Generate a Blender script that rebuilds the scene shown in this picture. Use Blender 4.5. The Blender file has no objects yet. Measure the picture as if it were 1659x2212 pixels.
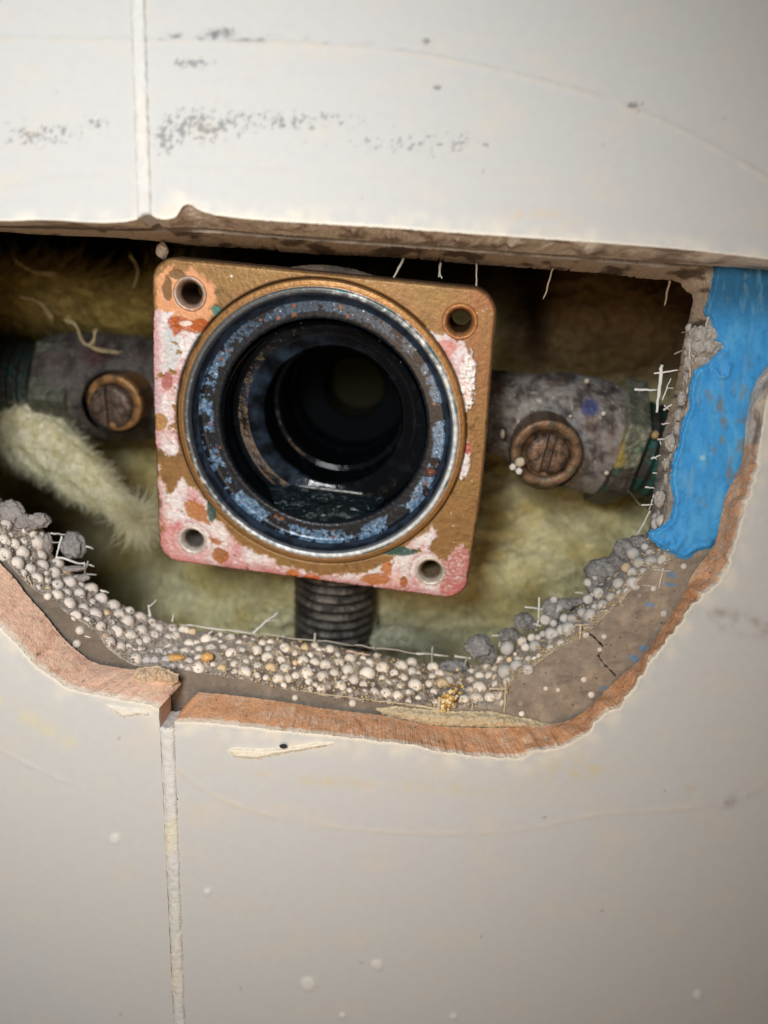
import bpy, math, random
import numpy as np
random.seed(7); rng = np.random.default_rng(7)
sc = bpy.context.scene
MM = 0.001
# ------------------------------------------------------------------ camera, light, exposure
F0 = 1671.0; CX, CY = 829.5, 1106.0          # focal length and centre of the 1659 x 2212 working grid
PITCH = math.radians(10.0)
CAM = np.array([0.0, -134.0, 0.0])           # mm
FWD = np.array([0, math.cos(PITCH), -math.sin(PITCH)]); UP = np.array([0, math.sin(PITCH), math.cos(PITCH)]); RT = np.array([1.0, 0, 0])
cam = bpy.data.cameras.new('camera'); camo = bpy.data.objects.new('camera', cam); sc.collection.objects.link(camo)
camo.location = CAM*MM; camo.rotation_euler = (math.pi/2-PITCH, 0, 0)
cam.sensor_fit = 'VERTICAL'; cam.sensor_height = 36; cam.sensor_width = 27; cam.lens = F0/2212*36
cam.clip_start = 0.004; cam.clip_end = 20
cam.dof.use_dof = True; cam.dof.focus_distance = 0.146; cam.dof.aperture_fstop = 7.0
sc.camera = camo
w = bpy.data.worlds.new('World'); sc.world = w; w.use_nodes = True
w.node_tree.nodes['Background'].inputs[0].default_value = (0.92, 0.95, 1.0, 1); w.node_tree.nodes['Background'].inputs[1].default_value = 0.115
def area(name, loc, target, size, watts, col, sy=None):
    l = bpy.data.lights.new(name, 'AREA'); l.shape = 'RECTANGLE'; l.size = size; l.size_y = sy or size; l.energy = watts; l.color = col
    o = bpy.data.objects.new(name, l); sc.collection.objects.link(o)
    from mathutils import Vector
    o.location = loc; o.rotation_euler = (Vector(target)-Vector(loc)).to_track_quat('-Z', 'Y').to_euler()
    return o
from mathutils import Vector
kl = bpy.data.lights.new('key_spot', 'SPOT'); kl.energy = 1.85; kl.color = (0.96, 0.985, 1.0); kl.shadow_soft_size = 0.028; kl.spot_size = math.radians(86); kl.spot_blend = 1.0  # added key spot; its soft cone shapes the falloff towards lower right
ko = bpy.data.objects.new('key_spot', kl); sc.collection.objects.link(ko); ko.location = (-0.048, -0.200, 0.052); ko.rotation_euler = (Vector((-0.046, 0, -0.006))-ko.location).to_track_quat('-Z', 'Y').to_euler()
area('warm_fill', (-0.03, -0.155, -0.065), (0.02, 0.01, 0.03), 0.06, 0.10, (1.0, 0.66, 0.38))  # added warm fill from below, brightens the underside of the top lip
sc.view_settings.view_transform = 'Standard'; sc.view_settings.look = 'None'; sc.view_settings.exposure = 0; sc.view_settings.gamma = 1
sc.render.engine = 'CYCLES'

# ------------------------------------------------------------------ maths helpers
def P(px, py, y):
    px = np.asarray(px, float); py = np.asarray(py, float); y = np.asarray(y, float)
    px, py, y = np.broadcast_arrays(px, py, y)
    d = ((px-CX)/F0)[..., None]*RT + (-(py-CY)/F0)[..., None]*UP + FWD
    t = (y-CAM[1])/d[..., 1]
    return CAM + d*t[..., None]
def proj(p):
    q = np.asarray(p)-CAM; z = q@FWD
    return CX+(q@RT)/z*F0, CY-(q@UP)/z*F0
def L(*c):                                   # 0..255 sRGB to linear
    c = np.array(c, float)/255; return np.where(c <= .04045, c/12.92, ((c+.055)/1.055)**2.4)
def _h(ix, iy, s):
    n = (ix.astype(np.int64)*374761393 + iy.astype(np.int64)*668265263 + s*1442695041) & 0xffffffff
    n = ((n ^ (n >> 13))*1274126177) & 0xffffffff; n = (n ^ (n >> 16)) & 0xffffffff
    return n/4294967295.0*2-1
def noise(x, y, s=0):
    x = np.asarray(x, float); y = np.asarray(y, float); x, y = np.broadcast_arrays(x, y)
    ix = np.floor(x); iy = np.floor(y); fx = x-ix; fy = y-iy; fx = fx*fx*fx*(fx*(fx*6-15)+10); fy = fy*fy*fy*(fy*(fy*6-15)+10)
    def g(jx, jy, dx, dy):
        t = _h(jx, jy, s)*math.pi; return np.cos(t)*dx+np.sin(t)*dy
    rx = x-ix; ry = y-iy; a = g(ix, iy, rx, ry); b = g(ix+1, iy, rx-1, ry); c = g(ix, iy+1, rx, ry-1); d = g(ix+1, iy+1, rx-1, ry-1)
    return ((a*(1-fx)+b*fx)*(1-fy)+(c*(1-fx)+d*fx)*fy)*1.55
def dots(x, y, sc_, p, s=0, r0=.12, r1=.38):
    """scattered round specks: cells of size 1/sc_, a share p of them filled"""
    x = np.asarray(x, float)*sc_; y = np.asarray(y, float)*sc_; ix = np.floor(x); iy = np.floor(y); m = 0*x
    for a in (-1, 0, 1):
        for b in (-1, 0, 1):
            jx = ix+a; jy = iy+b; on = (_h(jx, jy, s)*.5+.5) < p; cx = jx+.5+.45*_h(jx, jy, s+11); cy = jy+.5+.45*_h(jx, jy, s+12); rr = r0+(r1-r0)*(_h(jx, jy, s+13)*.5+.5)**2
            m = np.maximum(m, on*ss(1.15, .75, np.hypot(x-cx, y-cy)/rr))
    return m
def fbm(x, y, s=0, o=4, g=.5):
    r = 0; a = 1; n = 0
    for k in range(o):
        r = r+a*noise(np.asarray(x)*2**k+k*17.3, np.asarray(y)*2**k-k*9.1, s+k); n += a; a *= g
    return r/n
def ss(a, b, x):
    t = np.clip((x-a)/(b-a), 0, 1); return t*t*(3-2*t)
def mix(c, d, m):
    m = np.asarray(m)[..., None]; return c*(1-m)+np.asarray(d)*m
def polysdf(x, y, poly):
    poly = np.array(poly, float); x = np.asarray(x, float); y = np.asarray(y, float); d = np.full(x.shape, 1e9); ins = np.zeros(x.shape, bool)
    for i in range(len(poly)):
        a = poly[i]; b = poly[(i+1) % len(poly)]; e = b-a; wx = x-a[0]; wy = y-a[1]
        t = np.clip((wx*e[0]+wy*e[1])/max(e@e, 1e-9), 0, 1); d = np.minimum(d, np.hypot(wx-e[0]*t, wy-e[1]*t))
        c = ((a[1] > y) != (b[1] > y)); xi = (b[0]-a[0])*(y-a[1])/((b[1]-a[1]) if b[1] != a[1] else 1e-9)+a[0]; ins ^= (c & (x < xi))
    return np.where(ins, -d, d)
def linedist(x, y, pts):
    pts = np.array(pts, float); d = np.full(np.shape(x), 1e9)
    for a, b in zip(pts[:-1], pts[1:]):
        e = b-a; wx = x-a[0]; wy = y-a[1]; t = np.clip((wx*e[0]+wy*e[1])/(e@e), 0, 1); d = np.minimum(d, np.hypot(wx-e[0]*t, wy-e[1]*t))
    return d
def smoothpoly(pts, n=3):
    p = np.array(pts, float)
    for _ in range(n):
        q = [p[0]]
        for a, b in zip(p[:-1], p[1:]): q += [a*.75+b*.25, a*.25+b*.75]
        q.append(p[-1]); p = np.array(q)
    return p

# ------------------------------------------------------------------ mesh / object helpers
C = sc.collection
def mesh(name, V, Fq, col=None, aux=None, smooth=True):
    """V (n,3) in mm, Fq list/array of quads or mixed faces, colours linear per vertex"""
    V = np.asarray(V, float)*MM; me = bpy.data.meshes.new(name)
    if isinstance(Fq, np.ndarray):
        nf, k = Fq.shape
        me.vertices.add(len(V)); me.vertices.foreach_set('co', V.ravel())
        me.loops.add(nf*k); me.loops.foreach_set('vertex_index', Fq.ravel().astype(np.int32))
        me.polygons.add(nf); me.polygons.foreach_set('loop_start', np.arange(0, nf*k, k, dtype=np.int32))
        me.update(calc_edges=True); me.validate()
    else:
        me.from_pydata(V.tolist(), [], Fq); me.update()
    if smooth: me.polygons.foreach_set('use_smooth', np.ones(len(me.polygons), bool))
    for nm, a in (('Col', col), ('Aux', aux)):
        if a is None: continue
        a = np.asarray(a, float)
        if a.ndim == 1: a = np.tile(a, (len(V), 1))
        at = me.color_attributes.new(nm, 'FLOAT_COLOR', 'POINT')
        at.data.foreach_set('color', np.concatenate([np.clip(a, 0, 1), np.ones((len(V), 1))], 1).ravel().astype(np.float32))
    return me
def thing(name, label, cat, loc=(0, 0, 0), group=None):
    o = bpy.data.objects.new(name, None); C.objects.link(o); o.location = np.asarray(loc)*MM; o['label'] = label; o['category'] = cat
    o.empty_display_size = 0.005
    if group: o['group'] = group
    return o
def wloc(o):
    p = np.zeros(3)
    while o: p += np.array(o.location)/MM; o = o.parent
    return p
def obj(name, V, Fq, m, parent=None, col=None, aux=None, smooth=True, loc=None):
    """vertices in world mm; the object's origin is loc (or the vertices' centre)"""
    V = np.asarray(V, float); loc = V.mean(0) if loc is None else np.asarray(loc, float)
    o = bpy.data.objects.new(name, mesh(name, V-loc, Fq, col, aux, smooth)); C.objects.link(o); o.data.materials.append(m)
    if parent: o.parent = parent; o.location = (loc-wloc(parent))*MM
    else: o.location = loc*MM
    return o
def tag(o, label=None, cat=None, group=None, kind=None):
    if label: o['label'] = label
    if cat: o['category'] = cat
    if group: o['group'] = group
    if kind: o['kind'] = kind
    return o
def mat(name, col=None, rough=.6, metal=0.0, bump=(), bdist=.0003, var=None, aux=False, spec=.5, sss=0, coat=0, trans=0):
    """colour comes from the Col attribute unless col is given; bump = [(scale per mm, strength)]; var = (scale, amount)"""
    m = bpy.data.materials.new(name); m.use_nodes = True; N = m.node_tree.nodes; K = m.node_tree.links; b = N['Principled BSDF']
    tc = N.new('ShaderNodeTexCoord'); mp = N.new('ShaderNodeMapping'); mp.inputs['Scale'].default_value = (1000,)*3; K.new(tc.outputs['Object'], mp.inputs[0])
    if col is None:
        a = N.new('ShaderNodeAttribute'); a.attribute_name = 'Col'; src = a.outputs['Color']
    else:
        a = N.new('ShaderNodeRGB'); a.outputs[0].default_value = (*col, 1); src = a.outputs[0]
    if var:
        nz = N.new('ShaderNodeTexNoise'); nz.inputs['Scale'].default_value = var[0]; nz.inputs['Detail'].default_value = 6; nz.inputs['Roughness'].default_value = .65; K.new(mp.outputs[0], nz.inputs[0])
        mr = N.new('ShaderNodeMapRange'); mr.inputs[1].default_value = .3; mr.inputs[2].default_value = .7; mr.inputs[3].default_value = 1-var[1]; mr.inputs[4].default_value = 1+var[1]; K.new(nz.outputs[0], mr.inputs[0])
        vm = N.new('ShaderNodeVectorMath'); vm.operation = 'SCALE'; K.new(src, vm.inputs[0]); K.new(mr.outputs[0], vm.inputs['Scale']); src = vm.outputs[0]
    K.new(src, b.inputs['Base Color'])
    b.inputs['Roughness'].default_value = rough; b.inputs['Metallic'].default_value = metal; b.inputs['Specular IOR Level'].default_value = spec
    b.inputs['Coat Weight'].default_value = coat; b.inputs['Coat Roughness'].default_value = .15
    if trans: b.inputs['Transmission Weight'].default_value = trans; b.inputs['IOR'].default_value = 1.33
    if sss: b.inputs['Subsurface Weight'].default_value = sss; b.inputs['Subsurface Radius'].default_value = (.001, .0008, .0006); b.inputs['Subsurface Scale'].default_value = .5
    if aux:
        x = N.new('ShaderNodeAttribute'); x.attribute_name = 'Aux'; sp = N.new('ShaderNodeSeparateColor'); K.new(x.outputs['Color'], sp.inputs[0])
        K.new(sp.outputs[0], b.inputs['Roughness']); K.new(sp.outputs[1], b.inputs['Metallic'])
    prev = None
    for s, st in bump:
        nz = N.new('ShaderNodeTexNoise'); nz.inputs['Scale'].default_value = s; nz.inputs['Detail'].default_value = 5; K.new(mp.outputs[0], nz.inputs[0])
        bp = N.new('ShaderNodeBump'); bp.inputs['Strength'].default_value = st; bp.inputs['Distance'].default_value = bdist/max(s, .5); K.new(nz.outputs[0], bp.inputs['Height'])
        if prev: K.new(prev, bp.inputs['Normal'])
        prev = bp.outputs[0]
    if prev: K.new(prev, b.inputs['Normal'])
    return m
def gridfaces(nr, nc, wrap=False):
    i = np.arange(nr-1)[:, None]; j = np.arange(nc if wrap else nc-1)[None, :]; j2 = (j+1) % nc
    return np.stack([(i*nc+j), (i*nc+j2), ((i+1)*nc+j2), ((i+1)*nc+j)], -1).reshape(-1, 4)
def sheet(sdf, x0, x1, y0, y1, step):
    """grid over a 2-D region sdf<0 with its border snapped to the contour: xy, quads, border edges"""
    xs = np.arange(x0, x1+step/2, step); ys = np.arange(y0, y1+step/2, step); X, Y = np.meshgrid(xs, ys); S = sdf(X, Y)
    nr, nc = X.shape; ins = S < 0; q = gridfaces(nr, nc); cin = ins.ravel()[q]; q = q[cin.any(1)]
    used = np.zeros(nr*nc, bool); used[q.ravel()] = True; x = X.ravel().copy(); y = Y.ravel().copy(); s = S.ravel().copy()
    mv = used & (s >= 0); e = step*.25
    for _ in range(3):
        xm, ym = x[mv], y[mv]; v = sdf(xm, ym); gx = (sdf(xm+e, ym)-sdf(xm-e, ym))/(2*e); gy = (sdf(xm, ym+e)-sdf(xm, ym-e))/(2*e); g2 = np.maximum(gx*gx+gy*gy, .3)
        dx = np.clip(-v*gx/g2, -step*.7, step*.7); dy = np.clip(-v*gy/g2, -step*.7, step*.7); x[mv] += dx; y[mv] += dy
    idx = -np.ones(nr*nc, int); idx[used] = np.arange(used.sum()); q = idx[q]; xy = np.stack([x[used], y[used]], 1); n = len(xy)
    e4 = np.concatenate([q[:, [0, 1]], q[:, [1, 2]], q[:, [2, 3]], q[:, [3, 0]]]); key = e4[:, 0]*n+e4[:, 1]; rev = e4[:, 1]*n+e4[:, 0]
    return xy, q, e4[~np.isin(key, rev)]
def walls(be, rows):
    """skirt under border edges be; rows(vidx, k) -> positions; returns V, F, border vertex ids"""
    ids = np.unique(be); mp = {v: i for i, v in enumerate(ids)}; b = np.searchsorted(ids, be); n = len(ids)
    F = [np.stack([b[:, 1]+k*n, b[:, 0]+k*n, b[:, 0]+(k+1)*n, b[:, 1]+(k+1)*n], 1) for k in range(rows-1)]
    return ids, np.concatenate(F)

# ------------------------------------------------------------------ traced outlines of the hole, as radius by angle round its middle
OX, OY = 830.0, 1000.0
def star(pts):
    p = smoothpoly(pts, 1); seg = []
    for a, b in zip(p[:-1], p[1:]):
        n = max(2, int(np.hypot(*(b-a))/5)); seg.append(a+(b-a)*np.linspace(0, 1, n, endpoint=False)[:, None])
    p = np.concatenate(seg); th = np.arctan2(p[:, 1]-OY, p[:, 0]-OX); r = np.hypot(p[:, 0]-OX, p[:, 1]-OY); o = np.argsort(th); th = th[o]; r = r[o]
    th = np.concatenate([th-2*np.pi, th, th+2*np.pi]); r = np.tile(r, 3); g = np.linspace(-np.pi, np.pi, 7200, endpoint=False); v = np.interp(g, th, r)
    return lambda t: np.interp(np.mod(np.asarray(t)+np.pi, 2*np.pi)-np.pi, g, v, period=2*np.pi)
Ftop = [(-200, 470), (0, 478), (100, 474), (180, 480), (250, 482), (298, 474), (320, 462), (345, 474), (370, 474), (385, 462), (394, 443), (412, 440), (430, 455), (470, 466), (560, 476), (700, 484), (850, 493), (1000, 504), (1200, 518), (1355, 529), (1500, 541), (1659, 560), (1770, 574)]
K2top = [(-90, 492), (0, 500), (100, 508), (233, 512), (333, 520), (433, 532), (553, 537), (650, 548), (760, 553), (860, 556), (1000, 569), (1150, 580), (1300, 590), (1400, 603), (1468, 606)]
Btop = [(-150, 487), (0, 488), (100, 487), (233, 494), (333, 492), (433, 490), (553, 502), (650, 510), (760, 517), (860, 524), (1000, 534), (1150, 546), (1300, 556), (1400, 564), (1500, 572), (1640, 580), (1735, 592)]
Fo = Ftop+[(1764, 640), (1740, 740), (1690, 800), (1660, 835), (1640, 960), (1634, 1001), (1611, 1085), (1592, 1140), (1577, 1192), (1556, 1250), (1535, 1272), (1515, 1281), (1485, 1316), (1448, 1370), (1394, 1439), (1361, 1490), (1335, 1525), (1297, 1545), (1256, 1591), (1219, 1609), (1155, 1618), (1123, 1639), (1036, 1632), (944, 1623), (898, 1609), (842, 1604), (727, 1590), (650, 1583), (611, 1579), (496, 1566), (420, 1559), (376, 1560), (350, 1548), (345, 1527), (283, 1514), (233, 1507), (147, 1488), (110, 1462), (67, 1428), (43, 1398), (0, 1355), (-60, 1300), (-140, 1200), (-200, 1000), (-220, 700), (-200, 470)]
Bo = Btop+[(1728, 650), (1700, 750), (1652, 798), (1631, 824), (1611, 905), (1609, 960), (1597, 1017), (1567, 1065), (1555, 1135), (1540, 1187), (1498, 1232), (1471, 1297), (1421, 1371), (1384, 1426), (1338, 1462), (1288, 1513), (1247, 1549), (1210, 1563), (1130, 1572), (1000, 1573), (920, 1566), (862, 1553), (816, 1543), (712, 1533), (627, 1518), (496, 1501), (413, 1494), (395, 1484), (380, 1459), (345, 1444), (300, 1447), (250, 1442), (200, 1432), (160, 1401), (130, 1372), (97, 1328), (57, 1285), (27, 1242), (0, 1218), (-60, 1140), (-130, 1000), (-160, 700), (-150, 487)]
K1o = [(-100, 491), (0, 492), (233, 498), (433, 500), (650, 519), (860, 533), (1000, 543), (1300, 566), (1470, 580), (1520, 570), (1535, 624), (1531, 692), (1499, 797), (1487, 865), (1467, 965), (1450, 1005), (1446, 1100), (1430, 1150), (1446, 1190), (1448, 1215), (1394, 1235), (1357, 1284), (1311, 1325), (1265, 1371), (1192, 1407), (1155, 1440), (1110, 1462), (1095, 1490), (1088, 1528), (1060, 1530), (990, 1527), (920, 1528), (766, 1514), (650, 1495), (534, 1470), (419, 1452), (360, 1440), (300, 1440), (274, 1432), (233, 1402), (213, 1372), (187, 1349), (150, 1332), (117, 1298), (67, 1271), (33, 1233), (0, 1199), (-60, 1120), (-120, 950), (-140, 700), (-100, 491)]
K2o = K2top+[(1476, 625), (1500, 640), (1491, 676), (1475, 744), (1463, 824), (1431, 937), (1420, 1010), (1411, 1065), (1405, 1141), (1385, 1165), (1350, 1200), (1320, 1235), (1270, 1290), (1210, 1335), (1150, 1375), (1090, 1410), (1050, 1435), (1000, 1436), (958, 1437), (881, 1426), (727, 1397), (611, 1377), (500, 1368), (419, 1364), (373, 1350), (300, 1321), (240, 1297), (187, 1264), (147, 1227), (112, 1203), (98, 1155), (80, 1118), (43, 1112), (0, 1078), (-50, 1010), (-90, 900), (-110, 700), (-90, 492)]
rF, rB, rK1, rK2 = star(Fo), star(Bo), star(K1o), star(K2o)
def polar(x, y): return np.arctan2(y-OY, x-OX), np.hypot(x-OX, y-OY)

# ------------------------------------------------------------------ wall tiles
glaze_m = mat('glazed_ceramic', rough=.62, bump=[(.12, .10), (3.2, .10)], bdist=.0005, spec=.28, var=(.6, .025))
clay_m = mat('fired_clay', rough=.95, bump=[(2.4, .6), (9, .5)], bdist=.0009, spec=.15, var=(1.2, .14))
def jointU(y): return 282+(y/465)*15, 314+(y/465)*14          # joint left / right border above the hole
def jointL(y): t = (y-1570)/642; return 345+t*30, 377+t*24
def jl(x, y): return np.where(y < 1000, jointU(y)[0], jointL(y)[0])
def jr(x, y): return np.where(y < 1000, jointU(y)[1], jointL(y)[1])
def hole_edge(th):
    k = th*600
    top = (np.sin(th) < 0)
    a = np.where(top, 1.6, 3.6)
    return rF(th)+a*fbm(k*.09, k*0+.4, 3, 4, .6)+np.where(top, .5, 1.1)*noise(k*.35, 0*k+.4, 9)+np.where(top, 0, 9)*ss(0, .6, np.cos(th))*np.abs(noise(k*.045, 0*k+.6, 10))
def sdf_left(x, y):
    th, r = polar(x, y); return np.maximum(hole_edge(th)-r, x-jl(x, y)-1.2*fbm(y*.05, 0*y, 61, 2))
def sdf_right(x, y):
    th, r = polar(x, y); return np.maximum(hole_edge(th)-r, jr(x, y)-x+1.2*fbm(y*.05, 0*y, 62, 2))
arcT = smoothpoly([(-60, 84), (340, 88), (600, 92), (900, 112), (1200, 180), (1400, 245), (1560, 325), (1750, 440)])
arcI = smoothpoly([(-60, 428), (0, 412), (120, 382), (290, 373), (400, 360), (520, 366), (640, 372)])
arcL = smoothpoly([(380, 1660), (480, 1735), (620, 1772), (800, 1797), (1000, 1803), (1150, 1790), (1300, 1756), (1500, 1748), (1600, 1722), (1720, 1650)])
arcL2 = smoothpoly([(-50, 1590), (40, 1642), (120, 1682), (180, 1700)])
def tile_front(x, y):
    th, r = polar(x, y); c = np.tile(L(203, 204, 202), (len(x), 1)); hgt = 0*x
    d = r-hole_edge(th)
    c = mix(c, L(236, 228, 210), .7*ss(60, 5, d)*ss(-.4, .6, fbm(x*.02, y*.02, 5)))
    c = mix(c, L(218, 206, 186), .35*ss(.0, .7, fbm(x*.008, y*.014, 8)))
    # crusty chipped glaze rim
    rim = ss(9, 1, d+3*fbm(x*.12, y*.12, 12)); c = mix(c, L(248, 240, 222), rim*.9); hgt -= .12*rim*(1+fbm(x*.2, y*.2, 13))
    for arc, wd, h, yel in ((arcT, 5, .22, .25), (arcI, 4, .16, .1), (arcL, 4, .10, .35), (arcL2, 3, .12, .1)):
        q = linedist(x, y, arc)+3*fbm(x*.03, y*.03, 20); m = np.exp(-(q/wd)**2)*ss(-.35, .35, fbm(x*.012, y*.012, 31)+.15); hgt -= h*m; c = mix(c, L(215, 200, 172), yel*m)
    q = linedist(x, y, arcT-np.array([0, 9])); m = ss(12, 1, q)*ss(.05, .4, fbm(x*.02, y*.05, 32))*ss(950, 500, x)*(x > 325); c = mix(c, L(120, 120, 122), .8*m)
    # mould specks gathered along the old sealant line
    def specks(cx, cy, sx, sy, dens, s):
        g = np.exp(-((x-cx)/sx)**2-((y-cy)/sy)**2); wx = x+9*fbm(x*.05, y*.05, s+20, 3); wy = y+9*fbm(x*.05+7, y*.05, s+30, 3); return ss(.62, 1.0, g**.5*(.55+dens*.5)+.62*(noise(wx*.07, wy*.07, s)*.6+noise(wx*.17+3, wy*.17, s+1)*.5))*g**.6
    band = 275+20*np.sin(x*.004); arc2 = np.where(x > 330, 262+((x-420)/900)**2*260, 285)
    sp = np.zeros_like(x)
    for a in ((430, 270, 120, 45, .42, 1), (360, 300, 30, 40, .45, 2), (620, 262, 200, 26, .25, 3), (90, 290, 95, 30, .32, 4), (205, 265, 30, 20, .3, 5), (900, 310, 200, 30, .12, 6), (415, 136, 50, 12, .5, 7), (475, 72, 36, 14, .7, 8), (925, 90, 18, 9, .7, 9), (990, 308, 16, 8, .6, 10), (1370, 232, 22, 12, .6, 11), (945, 188, 12, 6, .6, 12)):
        sp = np.maximum(sp, specks(*a))
    c = mix(c, L(92, 94, 100), np.clip(sp*1.2, 0, .6)); hgt += .05*sp
    m = np.exp(-((x-475)/26)**2-((y-73)/9)**2)*ss(-.5, .2, fbm(x*.06, y*.06, 72)); c = mix(c, L(92, 92, 96), .75*m)
    # smudges and stains below
    def blot(cx, cy, sx, sy, rot, s):
        dx = x-cx; dy = y-cy; u = dx*np.cos(rot)+dy*np.sin(rot); v = -dx*np.sin(rot)+dy*np.cos(rot)
        return np.exp(-(u/sx)**2-(v/sy)**2)*ss(-.35, .45, fbm(x*.03, y*.03, s))
    c = mix(c, L(150, 130, 108), .6*blot(1620, 1348, 90, 22, .12, 41)+.45*blot(1560, 1322, 40, 8, .1, 42))
    c = mix(c, L(140, 128, 112), .7*blot(1585, 1730, 40, 10, -.35, 43))
    c = mix(c, L(212, 196, 150), .65*blot(1250, 1662, 90, 28, -.1, 44)+.5*blot(700, 1690, 60, 10, .05, 45)+.35*blot(950, 1700, 240, 16, .05, 46))
    c = mix(c, L(222, 212, 165), .5*np.exp(-(linedist(x, y, [(-20, 1505), (60, 1552), (150, 1600)])/16)**2)*ss(-.6, .2, fbm(x*.02, y*.02, 47)))
    c = mix(c, L(200, 186, 160), .7*blot(1495, 1708, 16, 12, .3, 48))
    c = mix(c, L(214, 200, 178), .5*np.exp(-(linedist(x, y, smoothpoly([(420, 1660), (700, 1680), (950, 1720), (1150, 1740), (1330, 1720)]))/8)**2)*ss(-.2, .5, fbm(x*.015, y*.03, 49)))
    c = mix(c, L(226, 196, 150), .6*np.exp(-((x-1160)/70)**2-((y-475)/22)**2)*ss(-.3, .4, fbm(x*.03, y*.03, 50)))
    for k_ in range(26):
        ax_, ay_ = (53.7*k_*7.3) % 1700, (977.1*k_*1.37) % 2250; c = mix(c, L(130, 122, 112), .5*ss(4.2, 1.5, np.hypot(x-ax_, y-ay_)+1.2*noise(x*.3, y*.3, 51)))
    for cx, cy, rr in ((665, 2125, 20), (815, 2085, 16), (980, 2196, 10), (247, 1812, 15), (447, 1927, 9), (1508, 2150, 14), (740, 2195, 8)):
        m = ss(rr, rr*.45, np.hypot((x-cx), (y-cy)*1.1)+4*fbm(x*.07, y*.07, 53)); hgt -= .25*m; c = mix(c, L(240, 238, 232), .5*m)
    m = ss(5, 2, np.hypot(x-455, y-2019+0)); c = mix(c, L(60, 55, 50), m*0)
    return c, hgt
def build_tile(label, sdf, x0, x1):
    t = tag(thing('wall_tile', label, 'tile', P((x0+x1)/2, 1900, 4)), kind='thing')
    xy, q, be = sheet(sdf, x0, x1, -350, 2622, 4.3)
    x, y = xy.T; c, h = tile_front(x, y); V = P(x, y, h)
    obj('glaze', V, q[:, ::-1], glaze_m, t, c)
    rows = 26; jf = jl if x1 < 500 else jr; left = x1 < 500
    g = np.linspace(-np.pi, np.pi, 6000, endpoint=False); he = hole_edge(g); gx = OX+he*np.cos(g); gy = OY+he*np.sin(g); inside = (gx < jf(gx, gy)) if left else (gx > jf(gx, gy))
    k0 = [k for k in range(6000) if inside[k] and not inside[k-1]][0]; th = []; k = k0
    while inside[k % 6000]: th.append(g[k % 6000]); k += 1
    th = np.array(th); he = hole_edge(th); bx = OX+he*np.cos(th); by = OY+he*np.sin(th); V0 = P(bx, by, 0.); end = P(OX+rB(th)*np.cos(th), OY+rB(th)*np.sin(th), 8.0)
    def side(c0x, c0y, yy, first):
        ys_ = np.linspace(c0y, yy, 120)[1:] if first is False else np.linspace(yy, c0y, 120)[:-1]; xs_ = jf(np.full(len(ys_), c0x), ys_)+0*ys_; f0 = P(xs_, ys_, 0.); f1 = f0.copy(); f1[:, 1] = 8.; return f0, f1
    y_first = 2622 if by[0] > 1000 else -350; y_last = 2622 if by[-1] > 1000 else -350
    a0, a1 = side(bx[0], by[0], y_first, True); b0, b1 = side(bx[-1], by[-1], y_last, False); na, nb_ = len(a0), len(b0)
    cor0 = V0[:1].copy(); cor0b = cor0.copy(); cor0b[:, 1] = 8; cor1 = V0[-1:].copy(); cor1b = cor1.copy(); cor1b[:, 1] = 8
    V0 = np.concatenate([a0, cor0, V0, cor1, b0]); end = np.concatenate([a1, cor0b, end, cor1b, b1]); nt = len(th); th = np.concatenate([np.full(na+1, th[0]), th, np.full(nb_+1, th[-1])]); on = np.zeros(len(th)); on[na+1:na+1+nt] = 1
    bx, by = proj(V0); top = np.sin(th) < -.05; arc = th*760; arc[:na+1] = arc[na+1]-np.linalg.norm(V0[:na+1]-V0[na+1], axis=1)*11; arc[na+1+nt:] = arc[na+nt]+np.linalg.norm(V0[na+1+nt:]-V0[na+nt], axis=1)*11
    VV = []; CC = []; Fw = gridfaces(rows, len(th))
    scal = 9*fbm(arc*.02, 0*arc+.37, 71, 3)*ss(-.2, .4, noise(arc*.004, 0*arc+.5, 75))       # chisel bites
    base = np.where((bx < 360)[:, None], L(236, 196, 172), L(224, 170, 128)); base = np.where(top[:, None], L(220, 200, 178), base)
    rad = np.stack([np.cos(th), 0*th, -np.sin(th)], 1)
    for k in range(rows):
        s = k/(rows-1.0); p = V0*(1-s)+end*s; amp = math.sin(math.pi*min(1, s*1.02))
        d = on*(amp*(.5*fbm(arc*.022, s*1.4+.3+0*arc, 77, 4, .5)+.05*scal+.22*np.abs(noise(arc*.05, s*.5+.3+0*arc, 78))+(bx < 360)*.9*(np.abs(noise(arc*.022, s*.35+.3+0*arc, 74))-.2)+(bx > 1080)*1.3*(np.abs(noise(arc*.018, s*.6+.3+0*arc, 76))-.2))+.16*fbm(arc*.11, s*8+.3+0*arc, 79, 4, .65))*(k > 0)
        p = p-rad*d[:, None]
        c = mix(base, L(230, 202, 176), .5*ss(-.2, .5, fbm(arc*.022, s*2.2+.3+0*arc, 81, 4)))
        c = mix(c, L(176, 124, 92), .45*ss(.1, .5, fbm(arc*.03, s*2.6+.3+0*arc, 83, 5, .6)))
        c = mix(c, L(232, 214, 188), .8*ss(.3, .5, fbm(arc*.04, s*5+.3+0*arc, 85, 4))*ss(-.1, .3, noise(arc*.006, 0*arc+.4, 88)))
        c = mix(c, L(110, 74, 56), .7*dots(arc, 0*arc+s*60, .06, .12, 89, .08, .2))
        if s < .15: c = mix(c, L(246, 238, 222), (1-s/.15*.6)*ss(-.8, 0, fbm(arc*.05, 0*arc+.3, 86)))
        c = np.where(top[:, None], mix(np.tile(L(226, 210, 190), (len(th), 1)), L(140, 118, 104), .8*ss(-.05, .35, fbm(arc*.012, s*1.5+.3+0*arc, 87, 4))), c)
        VV.append(p); CC.append(c)
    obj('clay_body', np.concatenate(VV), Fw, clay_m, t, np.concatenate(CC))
    return t
tL = build_tile('narrow strip of white wall tile left of the grout line, bitten away in an arc', sdf_left, -430, 420)
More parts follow.
